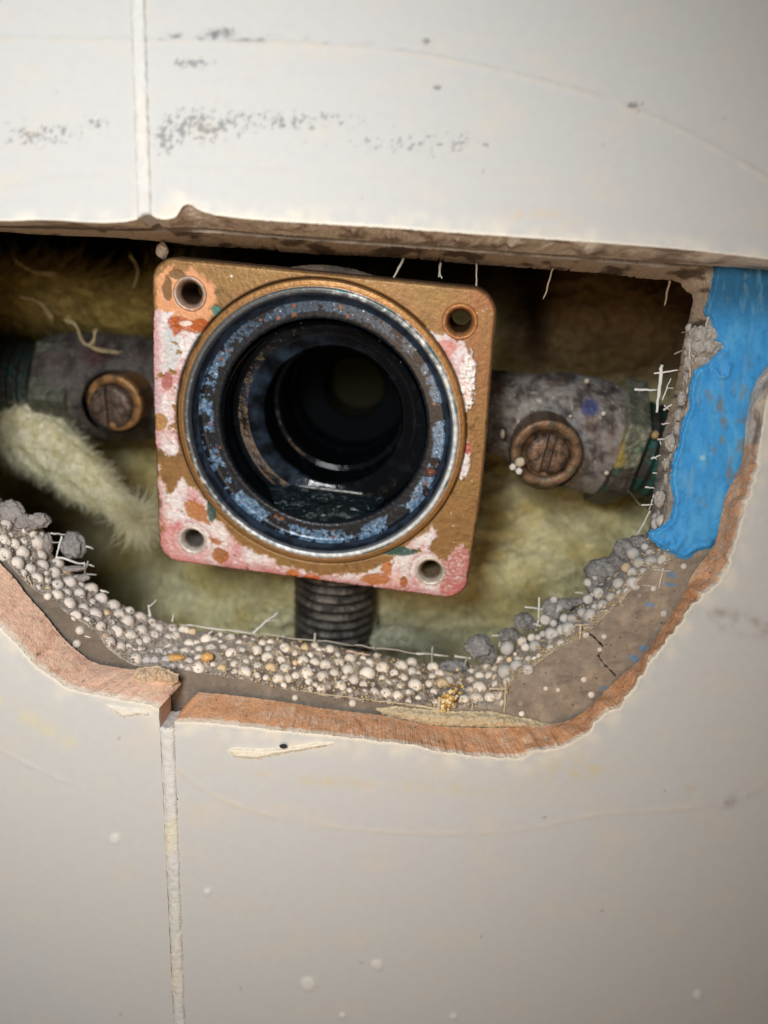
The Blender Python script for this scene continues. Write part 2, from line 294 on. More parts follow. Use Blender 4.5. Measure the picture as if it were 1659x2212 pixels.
tR = build_tile('large white wall tile right of the grout line with the rough hole cut in it', sdf_right, 262, 2110)

# ------------------------------------------------------------------ grout joints
grout_m = mat('white_grout', rough=.9, bump=[(.8, .5), (3, .4)], bdist=.0008, spec=.2, var=(.8, .05))
def grout(label, sdf, y0, y1, prof):
    xy, q, be = sheet(sdf, 240, 440, y0, y1, 3); x, y = xy.T; d = sdf(x, y)
    h = -.38*ss(0, -9, d)+.16*fbm(x*.05, y*.03, 91, 4)+.25*ss(-3, 0, d)
    V = P(x, y, h); c = mix(np.tile(L(220, 220, 217), (len(x), 1)), L(206, 202, 194), .5*ss(0, .6, fbm(x*.03, y*.015, 92))); c = mix(c, L(236, 226, 190), prof*ss(.0, .4, fbm(x*.01, y*.006, 95)))
    ids, Fw = walls(be, 2); B = V[ids].copy(); B[:, 1] = 7.4; n = len(V)
    W = np.concatenate([V[ids], B]); allV = np.concatenate([V, W]); allF = np.concatenate([q[:, ::-1], Fw+n])
    return tag(obj('grout_joint', allV, allF, grout_m, None, np.concatenate([c, c[ids], c[ids]])), label, 'grout')
def sdf_gU(x, y):
    e = 2.6*fbm(x*.01, y*.035, 93, 4); th, r = polar(x, y); return np.maximum(np.maximum(jointU(y)[0]-1-x+e, x-jointU(y)[1]-1+e), rF(th)-r+2)
def sdf_gL(x, y):
    e = 3*fbm(x*.01, y*.03, 94, 4); cut = 1572+4*fbm(x*.06, y*0, 95); return np.maximum(np.maximum(jointL(y)[0]+1-x+e, x-jointL(y)[1]-1+e), cut-y)
grout('raised white grout line running up the wall above the hole', sdf_gU, -350, 480, .2)
grout('ragged white grout line running down the wall below the hole', sdf_gL, 1560, 2622, .45)

# ------------------------------------------------------------------ cement board behind the tiles
board_m = mat('cement_board_face', rough=.95, bump=[(.9, .4), (5, .5)], bdist=.0008, spec=.15, var=(.7, .15))
edge_m = mat('broken_cement', rough=.98, bump=[(2.2, .9), (7, .7)], bdist=.0012, spec=.1, var=(1.6, .2))
def yb(s): return 9.5+11.5*s
def band(px, py):
    th, r = polar(np.asarray(px, float), np.asarray(py, float)); s = (rK1(th)-r)/np.maximum(rK1(th)-rK2(th), 8); return th, s
board = thing('cement_board', 'grey cement backer board with foam beads and mesh, broken round the hole behind the tiles', 'backer board', P(800, 1480, 15))
nT = 3000; TH = np.linspace(-np.pi, np.pi, nT, endpoint=False); ta = TH*700
topm = ss(.10, -.15, np.sin(TH)+0.1)
k1 = rK1(TH)+2.5*fbm(ta*.07, ta*0+.4, 101, 4, .6); k2 = rK2(TH)+np.where(np.sin(TH) < -.2, 2.6, 3.5)*fbm(ta*.10, ta*0+.4, 102, 5, .7)+np.where(np.sin(TH) < -.1, 16, 0)*np.clip(-fbm(ta*.10, 0*ta+.4, 104, 3)-.28, 0, 1)
nr = 46; VV = []; CC = []
for k in range(nr):
    s = k/(nr-1.0); r = k1+(k2-k1)*s; x = OX+r*np.cos(TH); y = OY+r*np.sin(TH)
    amp = math.sin(math.pi*s)**.5 if 0 < s < 1 else 0
    rough = fbm(x*.045, y*.045, 103, 5, .62); dep = yb(s)-amp*(1.5*rough+.6+(.9*np.abs(noise(x*.07, y*.07, 105))+.4)*(ss(1250, 1150, y)*(x > 1330)))*(1-.6*topm)
    VV.append(P(x, y, dep))
    c = np.tile(L(168, 158, 148), (nT, 1)); c = mix(c, L(208, 197, 182), .8*ss(-.2, .5, rough+.2*noise(x*.12, y*.12, 106)))
    warm = ss(400, 640, x)*ss(1080, 900, x)*(y > 1300); c = mix(c, L(112, 96, 80), .8*warm*ss(.4, -.3, rough)); c = mix(c, L(222, 202, 170), .6*warm*ss(.0, .5, rough))
    cool = ss(1090, 1180, x)*ss(.35, .8, s+.3*rough)*(y > 1000); c = mix(c, L(148, 150, 152), cool)
    low = ss(.45, .1, s+.25*rough)*ss(1060, 1150, x)*(y > 1200)*ss(1480, 1400, x); c = mix(c, L(218, 200, 176), .75*low)
    vert = ss(1200, 1000, y)*(x > 1300); c = mix(c, L(196, 190, 180), .8*vert*ss(-.3, .3, rough)); c = mix(c, L(90, 84, 78), .5*vert*ss(.1, -.5, rough))
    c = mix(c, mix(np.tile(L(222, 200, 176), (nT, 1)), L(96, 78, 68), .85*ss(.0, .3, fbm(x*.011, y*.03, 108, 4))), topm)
    CC.append(c)
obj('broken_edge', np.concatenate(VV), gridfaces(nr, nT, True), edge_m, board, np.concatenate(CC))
# front face, out past the tile edge, and back face
nr = 70; VV = []; CC = []
crack = [(1265, 1362), (1285, 1378), (1302, 1395), (1293, 1418), (1307, 1437), (1318, 1447), (1330, 1460)]
for k in range(nr):
    s = (k/(nr-1.0)); r = k1+(190*s**1.15); x = OX+r*np.cos(TH); y = OY+r*np.sin(TH)
    f = fbm(x*.02, y*.02, 110, 5); cr = linedist(x, y, crack)+2.5*fbm(x*.15, y*.15, 114, 2); crm = ss(2.0, .5, cr)
    VV.append(P(x, y, 9.5-.12*f+.5*crm+.25*ss(.45, .7, fbm(x*.06, y*.06, 115))))
    c = np.tile(L(150, 138, 124), (nT, 1)); c = mix(c, L(176, 162, 144), .7*ss(-.1, .5, f)); c = mix(c, L(118, 108, 98), .6*ss(.05, .5, fbm(x*.012, y*.04, 111)))
    c = mix(c, L(40, 34, 30), crm); c = mix(c, L(84, 76, 70), .75*dots(x, y, .06, .22, 112, .06, .16)); c = mix(c, L(176, 166, 152), .6*dots(x, y, .045, .2, 116, .08, .3))
    c = mix(c, L(70, 150, 205), sum(ss(1.1, .8, np.hypot((x-a_)/w_, (y-b_)/h_)+1.1*fbm(x*.13, y*.13, 113, 4)) for a_, b_, w_, h_ in ((1404, 1307, 12, 5), (1390, 1401, 11, 6), (1370, 1420, 13, 6), (1305, 1487, 9, 4), (1450, 1242, 12, 7), (1445, 1262, 14, 5), (1378, 1436, 7, 8)))*.5)
    c = mix(c, L(96, 88, 80), .6*ss(420, 300, x)+.45*ss(1000, 900, x)*ss(300, 420, x)*(y > 1300))  # shade in the gaps at left and bottom put into the face colour
    CC.append(c)
obj('front_face', np.concatenate(VV), gridfaces(nr, nT, True)[:, ::-1], board_m, board, np.concatenate(CC))
VV = []
for k in range(6):
    r = k2+k*60; VV.append(P(OX+r*np.cos(TH), OY+r*np.sin(TH), 21.0+.2*k))
obj('back_face', np.concatenate(VV), gridfaces(6, nT, True), board_m, board, L(120, 112, 104))

# foam beads in the broken edge
bead_m = mat('foam_bead', rough=.8, bump=[(2.5, .6), (8, .5)], bdist=.0006, spec=.3, var=(1.4, .10))
def ico(sub=3):
    import bmesh
    bm = bmesh.new(); bmesh.ops.create_icosphere(bm, subdivisions=sub, radius=1); V = np.array([v.co[:] for v in bm.verts]); F = np.array([[v.index for v in f.verts] for f in bm.faces]); bm.free(); return V, F
IV, IF = ico(3); IV2, IF2 = ico(2)
def beadshape(seed, V=IV):
    n = fbm(V[:, 0]*1.7+seed*3.1+V[:, 2]*.9, V[:, 1]*1.7+V[:, 2]*1.3, 120+seed, 3); v = V*(1+.10*n)[:, None]
    if seed % 3 != 0:                                     # sliced bead: a shallow dished face towards the room
        d = np.array([.2*math.cos(seed), -1, .2*math.sin(seed)]); d /= np.linalg.norm(d); h = v@d; lim = .74; over = np.clip(h-lim, 0, 1); rr = np.linalg.norm(v-np.outer(h, d), axis=1)
        v = v-np.outer(over*(1.0+.35*ss(.6, .1, rr)), d)
        v += np.outer((over > 0)*.05*noise(v[:, 0]*6+seed, v[:, 2]*6, 3), -d)
    return v
z5 = lambda x, y: (380.2+.3854*x, 1209.6+.3854*y)
z4 = lambda x, y: (.3333*x, 985+.3333*y)
z6 = lambda x, y: (898.6+.4583*x, 1123+.4583*y)
z3 = lambda x, y: (993.6+.401*x, 484+.401*y)
z2 = lambda x, y: (302.4+.4687*x, 518.4+.4687*y)
b5 = [(0, 430, 30), (75, 472, 30), (172, 450, 34), (50, 515, 28), (132, 507, 28), (197, 498, 30), (72, 572, 26), (128, 607, 36), (355, 468, 22), (485, 467, 24), (612, 497, 34), (310, 527, 34), (370, 512, 24), (452, 512, 34), (393, 575, 24), (458, 598, 26), (512, 552, 36), (570, 530, 24), (590, 565, 30), (258, 613, 30), (328, 628, 18), (388, 632, 38), (452, 652, 24), (532, 610, 34), (612, 615, 34), (505, 662, 20), (572, 672, 34), (668, 525, 22), (712, 570, 32), (752, 535, 20), (778, 578, 32), (838, 595, 36), (800, 510, 20), (905, 535, 20), (915, 578, 30), (976, 557, 34), (733, 640, 38), (820, 658, 36), (887, 640, 30), (962, 622, 38), (997, 675, 30), (1072, 642, 44), (1085, 582, 30), (1158, 610, 40), (745, 685, 24), (853, 718, 18), (922, 712, 36), (1057, 740, 18), (1113, 745, 30), (1175, 752, 34), (1242, 767, 32), (1188, 693, 24), (1157, 668, 24), (1255, 715, 24), (1222, 637, 26), (1262, 600, 38), (1322, 578, 32), (1275, 665, 28), (1322, 630, 30), (1360, 640, 18), (1340, 708, 42), (1418, 697, 26), (1440, 605, 34), (1477, 642, 30), (1492, 697, 38), (1530, 680, 30), (1455, 800, 22), (1612, 788, 30), (990, 802, 22), (668, 772, 18)]
b6 = [(430, 605, 34), (500, 572, 24), (545, 555, 20), (575, 555, 16), (560, 595, 26), (515, 600, 20), (610, 470, 26), (648, 488, 18), (640, 540, 34), (690, 520, 28), (720, 515, 34), (735, 468, 24), (785, 438, 24), (825, 455, 36), (882, 405, 28), (810, 375, 24), (860, 345, 26), (918, 365, 22), (845, 262, 26), (885, 240, 24), (955, 300, 28), (1025, 300, 34), (990, 225, 24), (1020, 250, 26), (1050, 205, 28), (1110, 200, 34), (1165, 190, 30), (810, 295, 20), (835, 310, 20), (870, 290, 22), (475, 690, 30), (528, 705, 26), (420, 715, 34), (440, 660, 14), (480, 660, 18), (300, 795, 34), (285, 845, 32), (350, 840, 28), (395, 832, 26), (225, 852, 26), (300, 740, 24), (335, 695, 22), (650, 375, 18), (670, 420, 26), (700, 465, 22), (960, 345, 18), (1025, 160, 32), (1140, 20, 30), (400, 820, 14)]
b6f = [(885, 548, 18), (865, 610, 16), (790, 750, 18), (825, 822, 22), (610, 793, 14), (668, 800, 14), (497, 912, 18), (1165, 440, 22), (1260, 217, 18), (1118, 322, 18), (800, 540, 20)]
b4 = [(160, 470, 44), (235, 565, 50), (90, 575, 36), (140, 630, 44), (40, 450, 36), (20, 545, 34), (200, 500, 36), (30, 640, 42), (110, 700, 44), (40, 560, 30), (195, 735, 36), (235, 800, 40), (275, 715, 40), (262, 650, 38), (372, 700, 40), (352, 760, 40), (428, 750, 34), (300, 815, 30), (370, 840, 38), (452, 825, 42), (502, 798, 30), (590, 865, 44), (370, 905, 40), (432, 893, 32), (510, 900, 42), (447, 960, 42), (655, 930, 42), (735, 975, 42), (492, 1037, 38), (540, 990, 34), (562, 1065, 24), (617, 1030, 46), (650, 1110, 38), (690, 1022, 26), (752, 1140, 44), (770, 1030, 36), (825, 1075, 46), (840, 1010, 32), (912, 1050, 38), (842, 1165, 42), (915, 1138, 42), (710, 1210, 38), (835, 1240, 26), (882, 1320, 40), (955, 1328, 30), (900, 1210, 26), (1000, 1165, 34), (1030, 1120, 34), (985, 1075, 26), (870, 1255, 22), (310, 910, 24), (1195, 1130, 36), (520, 1130, 28), (500, 1215, 26), (720, 1085, 26), (600, 950, 26), (1000, 1100, 20), (150, 760, 26), (310, 600, 30), (680, 1170, 22)]
b3 = [(1240, 560, 24), (1090, 1600, 34), (1060, 1580, 26), (1230, 690, 22)]
beads = [(*z5(a, b), r*.3854, 0) for a, b, r in b5]+[(*z6(a, b), r*.4583, 0) for a, b, r in b6]+[(*z6(a, b), r*.4583, 1) for a, b, r in b6f]+[(*z4(a, b), r*.3333, 0) for a, b, r in b4]+[(*z3(a, b), r*.401, 0) for a, b, r in b3]
for _ in range(2600):                                     # small ones filling the gaps
    t = rng.uniform(-.55, math.pi+.35); s = rng.uniform(.04, .96); r = rK1(t)+(rK2(t)-rK1(t))*s; x = OX+r*math.cos(t); y = OY+r*math.sin(t); rr = rng.uniform(4.5, 11)
    if not (-40 < x < 1500) or (x > 1330 and y < 1180): continue
    if x > 900 and rng.random() < .6: continue
    if rr < 7 and rng.random() < .5: continue
    if all(math.hypot(x-b[0], y-b[1]) > (rr+b[2])*.80 for b in beads): beads.append((x, y, rr, 0))
    if len(beads) > 330: break
beads = sorted(beads, key=lambda b: -b[2])
def beadcol(x, y, V, seed):
    warm = float(ss(380, 600, x)); cool = float(ss(1090, 1200, x)*ss(1500, 1300, y)*.8)  # warm light on the bottom beads put into their colour; right ones greyer
    base = mix(mix(L(234, 224, 214)[None], L(252, 242, 226), [warm*.9]), L(196, 196, 194), [cool])[0]
    if rng.random() < .05: base = base*L(240, 222, 190)/L(245, 245, 245)
    base = base*rng.uniform(.82, 1.06)
    n = fbm(V[:, 0]*2+seed, V[:, 2]*2+V[:, 1], 131+seed % 7, 3)
    rim = ss(.72, .95, np.hypot(V[:, 0], V[:, 2])); c = mix(np.tile(base, (len(V), 1)), base*.72, .7*ss(.05, .5, n)); return mix(c, base*.74, .4*rim)
shapes = [beadshape(i) for i in range(8)]; sm = [beadshape(i, IV2) for i in range(8)]
bigm = [mesh('bead', shapes[i % 8], IF, beadcol(xc, yc, shapes[i % 8], i)) for i, (xc, yc) in enumerate([(100, 1200)]*8+[(700, 1400)]*8+[(1250, 1300)]*8)]
for m_ in bigm: m_.materials.append(bead_m)
restV = []; restF = []; restC = []; nv = 0
for i, (x, y, rr, fl) in enumerate(beads):
    th, s = band(x, y); s = float(np.clip(s, 0, 1)); dep = yb(s) if not fl else 9.5
    if x > 1090 and s > .35 and y > 1180: dep -= 3.2*(s-.2)
    p = P(x, y, dep-.02); rad = rr*1.02/F0*np.linalg.norm(p-CAM)
    if fl: rad *= .85; p = P(x, y, 9.5+.45*rad)
    if i < 100:
        k = int(rng.integers(0, 8))+(0 if x < 380 else 8 if x < 1090 else 16)
        o = bpy.data.objects.new('bead', bigm[k]); C.objects.link(o); o.parent = board; o.location = (p-wloc(board))*MM; o.scale = (rad, rad*rng.uniform(.85, 1), rad*rng.uniform(.88, 1.04)); o.rotation_euler = (rng.uniform(-.5, .5), rng.uniform(0, 6.28), rng.uniform(-.5, .5))
    else:
        v = sm[i % 8]; restV.append(v*rad+p); restF.append(IF2+nv); restC.append(beadcol(x, y, v, i)); nv += len(v)
tag(obj('small_bead', np.concatenate(restV), np.concatenate(restF), bead_m, board, np.concatenate(restC)), kind='stuff')

# sandy grit stuck between the beads
GV = []; GF = []; GC = []; nv = 0
for i in range(3000):
    t = rng.uniform(-.5, math.pi+.35); s = rng.uniform(.0, 1.0); r = rK1(t)+(rK2(t)-rK1(t))*s; x = OX+r*math.cos(t); y = OY+r*math.sin(t)
    if not (-40 < x < 1500) or (x > 1330 and y < 1150): continue
    dp = yb(s)-rng.uniform(.3, 1.6); p = P(x, y, dp); rad = rng.uniform(.8, 3.4)/F0*145; v = IV2*np.array([1, .8, rng.uniform(.6, 1.1)])*(1+.35*noise(IV2[:, 0]*2+i, IV2[:, 2]*2+IV2[:, 1], 133))[:, None]*rad+p; GV.append(v); GF.append(IF2+nv); nv += len(v)
    wm_ = float(ss(380, 600, x)); GC.append(np.tile(mix(L(190, 180, 170)[None], L(226, 202, 160), [wm_])[0]*rng.uniform(.6, 1.15), (len(v), 1)))
tag(obj('sandy_grit', np.concatenate(GV), np.concatenate(GF), edge_m, board, np.concatenate(GC)), kind='stuff')

# crumbly grey lumps left on the inner edge
lump_m = mat('grey_cement_lump', rough=.97, bump=[(2, .9), (7, .7)], bdist=.0010, spec=.1, var=(1.5, .18))
IV4, IF4 = ico(4)
def lump(p, r, seed, sx=1, sz=1, amp=.45):
    v = IV4.copy(); a = fbm(v[:, 0]*1.6+seed*5+v[:, 2], v[:, 1]*1.6-v[:, 2]*.7, 140+seed, 4, .6); b = fbm(v[:, 0]*4+seed, v[:, 2]*4+v[:, 1]*3, 150+seed, 3)
    # rounded sockets left by fallen beads
    v = v*(1+amp*a+.08*b)[:, None]
    for j in range(7):
        d = rng.normal(size=3); d[1] = -abs(d[1]); d /= np.linalg.norm(d); dd = np.linalg.norm(v-d*1.05, axis=1); v -= np.outer(.25*ss(.42, .1, dd), d)
    v = v*np.array([sx, .9, sz])*r+p; c = mix(np.tile(L(150, 150, 150), (len(v), 1)), L(118, 116, 114), ss(-.2, .4, a)); c = mix(c, L(186, 184, 180), .6*ss(.1, .5, b)); return v, c
for i, (a, b, r, sx, sz) in enumerate([(300, 600, 62, 1.0, .95), (345, 640, 40, 1, 1), (440, 545, 40, 1.2, .8), (510, 480, 44, 1.1, .9), (545, 500, 26, 1, 1), (640, 420, 46, 1, 1.1), (700, 400, 36, 1.3, .8), (760, 385, 26, 1.4, .7), (880, 240, 66, 1.1, .9), (840, 300, 44, .9, 1.1), (985, 135, 46, 1, 1), (1050, 110, 44, 1.2, .8), (180, 690, 44, 1.5, .7), (950, 210, 50, 1.2, 1)]):
    x, y = z6(a, b); dep = 19; p = P(x, y, dep); rad = r*.4583/F0*np.linalg.norm(p-CAM); v, c = lump(p, rad, i, sx, sz); obj('cement_lump', v, IF4, lump_m, board, c)
for i, (a, b, r, sx, sz) in enumerate([(250, 420, 60, 1.1, .8), (170, 430, 60, 1, .9), (60, 370, 70, 1.2, 1), (310, 560, 34, .8, 1.6), (480, 730, 34, 1.8, .5), (540, 790, 30, 1.3, .7)]):
    x, y = z4(a, b); p = P(x, y, 17); rad = r*.3333/F0*np.linalg.norm(p-CAM); v, c = lump(p, rad, i+20, sx, sz); obj('cement_lump', v, IF4, lump_m, board, mix(c, L(170, 160, 154), np.full(len(c), .5)))

for i, (a, b, r, sx, sz) in enumerate([(1300, 600, 40, 1, 1.2), (1350, 590, 40, 1, 1), (1290, 660, 40, 1, 1.1), (1350, 660, 44, 1.1, .9), (1395, 648, 34, 1.2, .8), (1300, 735, 34, 1.1, .8)]):
    x, y = z3(a, b); p = P(x, y, 10.0); rad = r*.401/F0*np.linalg.norm(p-CAM); v, c = lump(p, rad, i+40, sx, sz, .2); obj('cement_lump', v, IF4, lump_m, board, mix(c, L(200, 194, 184), np.full(len(c), .7)))

for i in range(26):
    t_ = i/25.0; a_, b_ = 1258-190*t_+rng.uniform(-14, 30), 600+960*t_+rng.uniform(-10, 10); x, y = z3(a_, b_); p = P(x, y, rng.uniform(10.5, 15)); rad = rng.uniform(20, 34)*.401/F0*np.linalg.norm(p-CAM); v, c = lump(p, rad, i+60, .8, 1.3, .4); obj('cement_lump', v[:], IF4, lump_m, board, mix(c, L(206, 200, 190), np.full(len(c), .6)))

# white glass mesh strands sticking out of the board
strand_m = mat('glass_mesh_strand', rough=.55, spec=.5, var=(1.5, .12))
def tubev(pts, radii, n=6):
    pts = np.array(pts, float); V = []; T = np.gradient(pts, axis=0); T /= np.maximum(np.linalg.norm(T, axis=1), 1e-9)[:, None]; a = np.array([.31, .2, .93])
    for p, t, r in zip(pts, T, radii):
        u = np.cross(t, a); u /= np.linalg.norm(u); v = np.cross(t, u)
        for k in range(n): V.append(p+r*(u*math.cos(2*math.pi*k/n)+v*math.sin(2*math.pi*k/n)))
    V = np.array(V); F = gridfaces(len(pts), n, True).tolist(); F += [list(range(n))[::-1], list(range((len(pts)-1)*n, len(pts)*n))]; return V, F
def strand(a, b, dep, wpx=6, col=(226, 226, 220), name='mesh_strand', curl=1.0, parent=None, taper=.6):
    n = 14; s = np.linspace(0, 1, n); x = a[0]+(b[0]-a[0])*s; y = a[1]+(b[1]-a[1])*s; l = math.hypot(b[0]-a[0], b[1]-a[1]); q = rng.uniform(0, 99)
    off = curl*(.035*l+1)*fbm(s*3+q, 0*s, 160, 3); dx, dy = -(b[1]-a[1])/max(l, 1), (b[0]-a[0])/max(l, 1); d0, d1 = dep if isinstance(dep, tuple) else (dep, dep)
    p = P(x+dx*off, y+dy*off, d0+(d1-d0)*s+curl*.3*fbm(s*2+q, 3+0*s, 161)); rad = wpx/2/F0*np.linalg.norm(p-CAM, axis=1)*(1-(1-taper)*s**2)*(1+.25*fbm(s*6+q, 0*s, 162))
    V, F = tubev(p, rad); return obj(name, V, F, strand_m, parent or board, L(*col))
W = (228, 228, 224); G = (186, 180, 168); CR = (205, 190, 160)
S5 = [((20, 360), (480, 415), 18, 8, G), ((480, 415), (1000, 478), 18.5, 8, G), ((1000, 478), (1530, 540), 19, 8, G), ((430, 410), (570, 292), (18, 22), 13, W), ((500, 345), (575, 335), (20, 22), 5, W), ((180, 415), (212, 392), 18, 7, G), ((780, 410), (775, 470), 17, 14, G), ((1438, 490), (1432, 560), 18, 8, G), ((1105, 480), (1110, 505), 17, 8, G), ((600, 425), (615, 430), 17, 8, G), ((1560, 543), (1659, 555), 19, 8, G),
      ((350, 688), (700, 735), 9.6, 6, CR), ((700, 735), (1100, 785), 9.4, 7, CR), ((1100, 785), (1500, 835), 9.2, 8, CR), ((1478, 770), (1462, 895), 9, 14, CR), ((960, 510), (1085, 535), 16, 12, (205, 180, 160))]
S6 = [((0, 628), (150, 642), 19, 8, W), ((78, 598), (75, 670), 18.5, 8, W), ((182, 640), (320, 664), 19, 8, W), ((240, 645), (228, 695), 18, 9, G), ((512, 410), (612, 424), 19, 8, W), ((580, 365), (578, 470), 18.5, 9, W), ((578, 470), (565, 522), 18.5, 8, W), ((555, 490), (590, 500), 18, 7, W), ((360, 545), (392, 546), 18.5, 7, W), ((395, 575), (392, 600), 17, 7, W), ((750, 342), (790, 345), 19, 6, W), ((1082, 0), (1045, 65), (20, 19), 7, W), ((0, 875), (130, 895), 9, 14, CR), ((112, 835), (100, 942), 9, 16, CR), ((425, 755), (415, 915), 9.2, 10, CR), ((345, 795), (425, 797), 9.2, 12, CR), ((268, 865), (262, 905), 9.5, 9, CR), ((1120, 235), (1205, 242), 9.2, 9, (200, 196, 186)), ((1165, 225), (1145, 325), 9.2, 9, (200, 196, 186)), ((1070, 310), (1130, 312), 9.5, 8, (190, 184, 172)), ((775, 490), (772, 565), 9.2, 14, CR), ((750, 495), (815, 495), 9.3, 9, CR), ((960, 365), (990, 370), 9.5, 7, CR), ((968, 365), (963, 400), 9.5, 7, CR), ((875, 430), (918, 435), 9.5, 8, (205, 205, 190)), ((1045, 205), (1085, 220), 9.8, 6, CR)]
S3 = [((940, 893), (1060, 893), (14, 14), 14, W), ((1088, 760), (1060, 1015), (14, 13), 20, W), ((1045, 805), (1175, 788), (14, 12), 10, W), ((1090, 950), (1135, 830), (14, 13), 7, W), ((1110, 880), (1150, 885), (14, 12), 6, W), ((1098, 1000), (1140, 972), (15, 13), 13, W), ((1100, 975), (1125, 1000), (15, 14), 7, W), ((1088, 1078), (1128, 1072), (15, 13), 10, W), ((1065, 1160), (1105, 1158), (15, 13), 10, W), ((1078, 1165), (1082, 1190), (15, 14), 7, W), ((1030, 1265), (1080, 1245), (15, 13), 10, W), ((1040, 1250), (1060, 1268), (15, 14), 6, W), ((1040, 1340), (1060, 1342), (15, 14), 8, W), ((998, 1417), (1046, 1422), (16, 14), 10, W), ((978, 1515), (1040, 1510), (16, 14), 9, W), ((1045, 1455), (1020, 1540), (16, 15), 7, W), ((1025, 1545), (958, 1670), (16, 19), 9, W), ((1155, 700), (1195, 682), (16, 14), 10, (170, 160, 150)), ((1195, 585), (1230, 580), (16, 14), 7, (160, 150, 140)), ((1240, 640), (1240, 900), 11.0, 7, (215, 210, 200)), ((1225, 880), (1205, 1150), 11, 7, (205, 200, 190)), ((1345, 470), (1305, 650), 9.4, 8, (205, 205, 198)),
      ((90, 205), (90, 355), (18, 14), 8, (205, 195, 175)), ((502, 235), (450, 405), (19, 22), 9, (190, 175, 150)), ((1130, 305), (1102, 440), (19, 23), 11, (185, 165, 140)), ((940, 1480), (1020, 1560), (22, 16), 4, G), ((900, 1430), (990, 1530), (24, 18), 3, (120, 110, 90))]
S2 = [((1215, 85), (1170, 175), (19, 16), 13, (214, 202, 180)), ((1385, 105), (1378, 170), (19, 16), 12, (205, 195, 172)), ((1378, 150), (1392, 178), (17, 16), 9, (205, 195, 172)), ((1550, 110), (1550, 235), (18, 14), 6, (205, 195, 175))]
S4 = [((330, 500), (430, 512), (17, 20), 12, W), ((330, 560), (420, 562), (17, 20), 8, W), ((400, 520), (365, 650), (19, 17), 12, W), ((360, 655), (610, 716), (17, 20), 14, W), ((560, 585), (605, 600), (19, 20), 12, W), ((545, 690), (552, 770), (18, 19), 10, W), ((560, 765), (625, 770), (18, 20), 10, W), ((570, 680), (545, 775), 18.5, 8, G), ((650, 870), (705, 885), (17, 18), 14, W), ((975, 1040), (960, 965), (17, 19), 16, W), ((960, 985), (1015, 932), (18, 20), 9, W), ((1115, 1075), (1125, 1025), (17, 18), 10, W), ((550, 1168), (660, 1186), 9.6, 10, W), ((390, 1520-480), (490, 1060), 9.8, 5, CR), ((1200, 1095), (1659, 1155), 18, 8, W), ((180, 780), (210, 850), 9.6, 9, CR), ((160, 770), (190, 860), 9.8, 6, CR), ((1350, 1155), (1375, 1135), 18, 10, W)]
for f, z in ((z5, S5), (z6, S6), (z3, S3), (z2, S2), (z4, S4)):
    k = f(1, 0)[0]-f(0, 0)[0]
    for a, b, d, wd, c in z: strand(f(*a), f(*b), d, max(wd*k, 1.6), c)

# ------------------------------------------------------------------ blue waterproofing film on the right
blue_m = mat('blue_rubber_film', rough=.58, bump=[(.5, .15), (3, .12)], bdist=.0005, spec=.25, var=(.5, .08))
blue = [(1545, 552), (1750, 562), (1780, 800), (1690, 850), (1640, 1000), (1610, 1100), (1560, 1160), (1535, 1185), (1508, 1190), (1488, 1207), (1470, 1205), (1440, 1192), (1405, 1168), (1400, 1150), (1425, 1140), (1448, 1122), (1456, 1080), (1448, 1040), (1452, 1000), (1466, 960), (1470, 930), (1478, 905), (1490, 880), (1487, 850), (1500, 800), (1528, 785), (1545, 765), (1562, 752), (1545, 735), (1540, 712), (1534, 690), (1520, 675), (1532, 640), (1540, 600)]
def sdf_blue(x, y): return polysdf(x, y, blue)+5.5*fbm(x*.07, y*.07, 170, 5, .65)*ss(1600, 1560, x)
xy, q, be = sheet(sdf_blue, 1380, 1800, 530, 1225, 2.5); x, y = xy.T; d = sdf_blue(x, y); f = fbm(x*.03, y*.012, 171, 4)
fold = np.exp(-(linedist(x, y, [(1545, 800), (1555, 815), (1572, 812), (1577, 790)])/5)**2)+.8*np.exp(-(linedist(x, y, [(1425, 1180), (1452, 1165), (1462, 1185), (1478, 1160)])/6)**2)
lip = np.exp(-((d+7)/6)**2)*ss(1560, 1500, x)
h = 9.35-.8*ss(0, -10, d)-.10*f-.35*lip*(1+fbm(x*.09, y*.09, 173))-.6*fold-.07*fbm(x*.1, y*.1, 172, 3)
c = mix(np.tile(L(66, 158, 226), (len(x), 1)), L(92, 180, 236), .7*ss(-.2, .5, f)); c = mix(c, L(50, 128, 190), .5*ss(.1, .5, fbm(x*.05, y*.05, 174)))
c = mix(c, L(116, 134, 146), .85*ss(.12, .38, fbm(x*.035, y*.018, 175, 4)+.25*ss(1540, 1600, x)-.1)*ss(1480, 1540, x)*ss(1210, 1100, y+0*x)*ss(740, 850, y)); c = mix(c, L(46, 104, 142), 1.0*ss(740, 620, y)); c = mix(c, L(120, 176, 208), .5*ss(.1, .5, fbm(x*.06, y*.010, 177, 4)))  # shade under the top lip painted as darker blue at the top
c = mix(c, L(96, 130, 150), .8*ss(.25, .45, fbm(x*.05, y*.03, 176, 3))*ss(700, 600, y))
c = mix(c, L(160, 205, 230), ss(7, 4, np.hypot(x-1518, y-989)))
V = P(x, y, h); ids, Fw = walls(be, 2); B = V[ids].copy(); B[:, 1] = 9.7; n = len(V)
film = tag(obj('waterproof_film', np.concatenate([V, V[ids], B]), np.concatenate([q[:, ::-1], Fw+n]), blue_m, None, np.concatenate([c, c[ids]*.9, c[ids]*.8])), 'bright blue rubbery waterproofing film over the board at the right side of the hole', 'waterproofing')

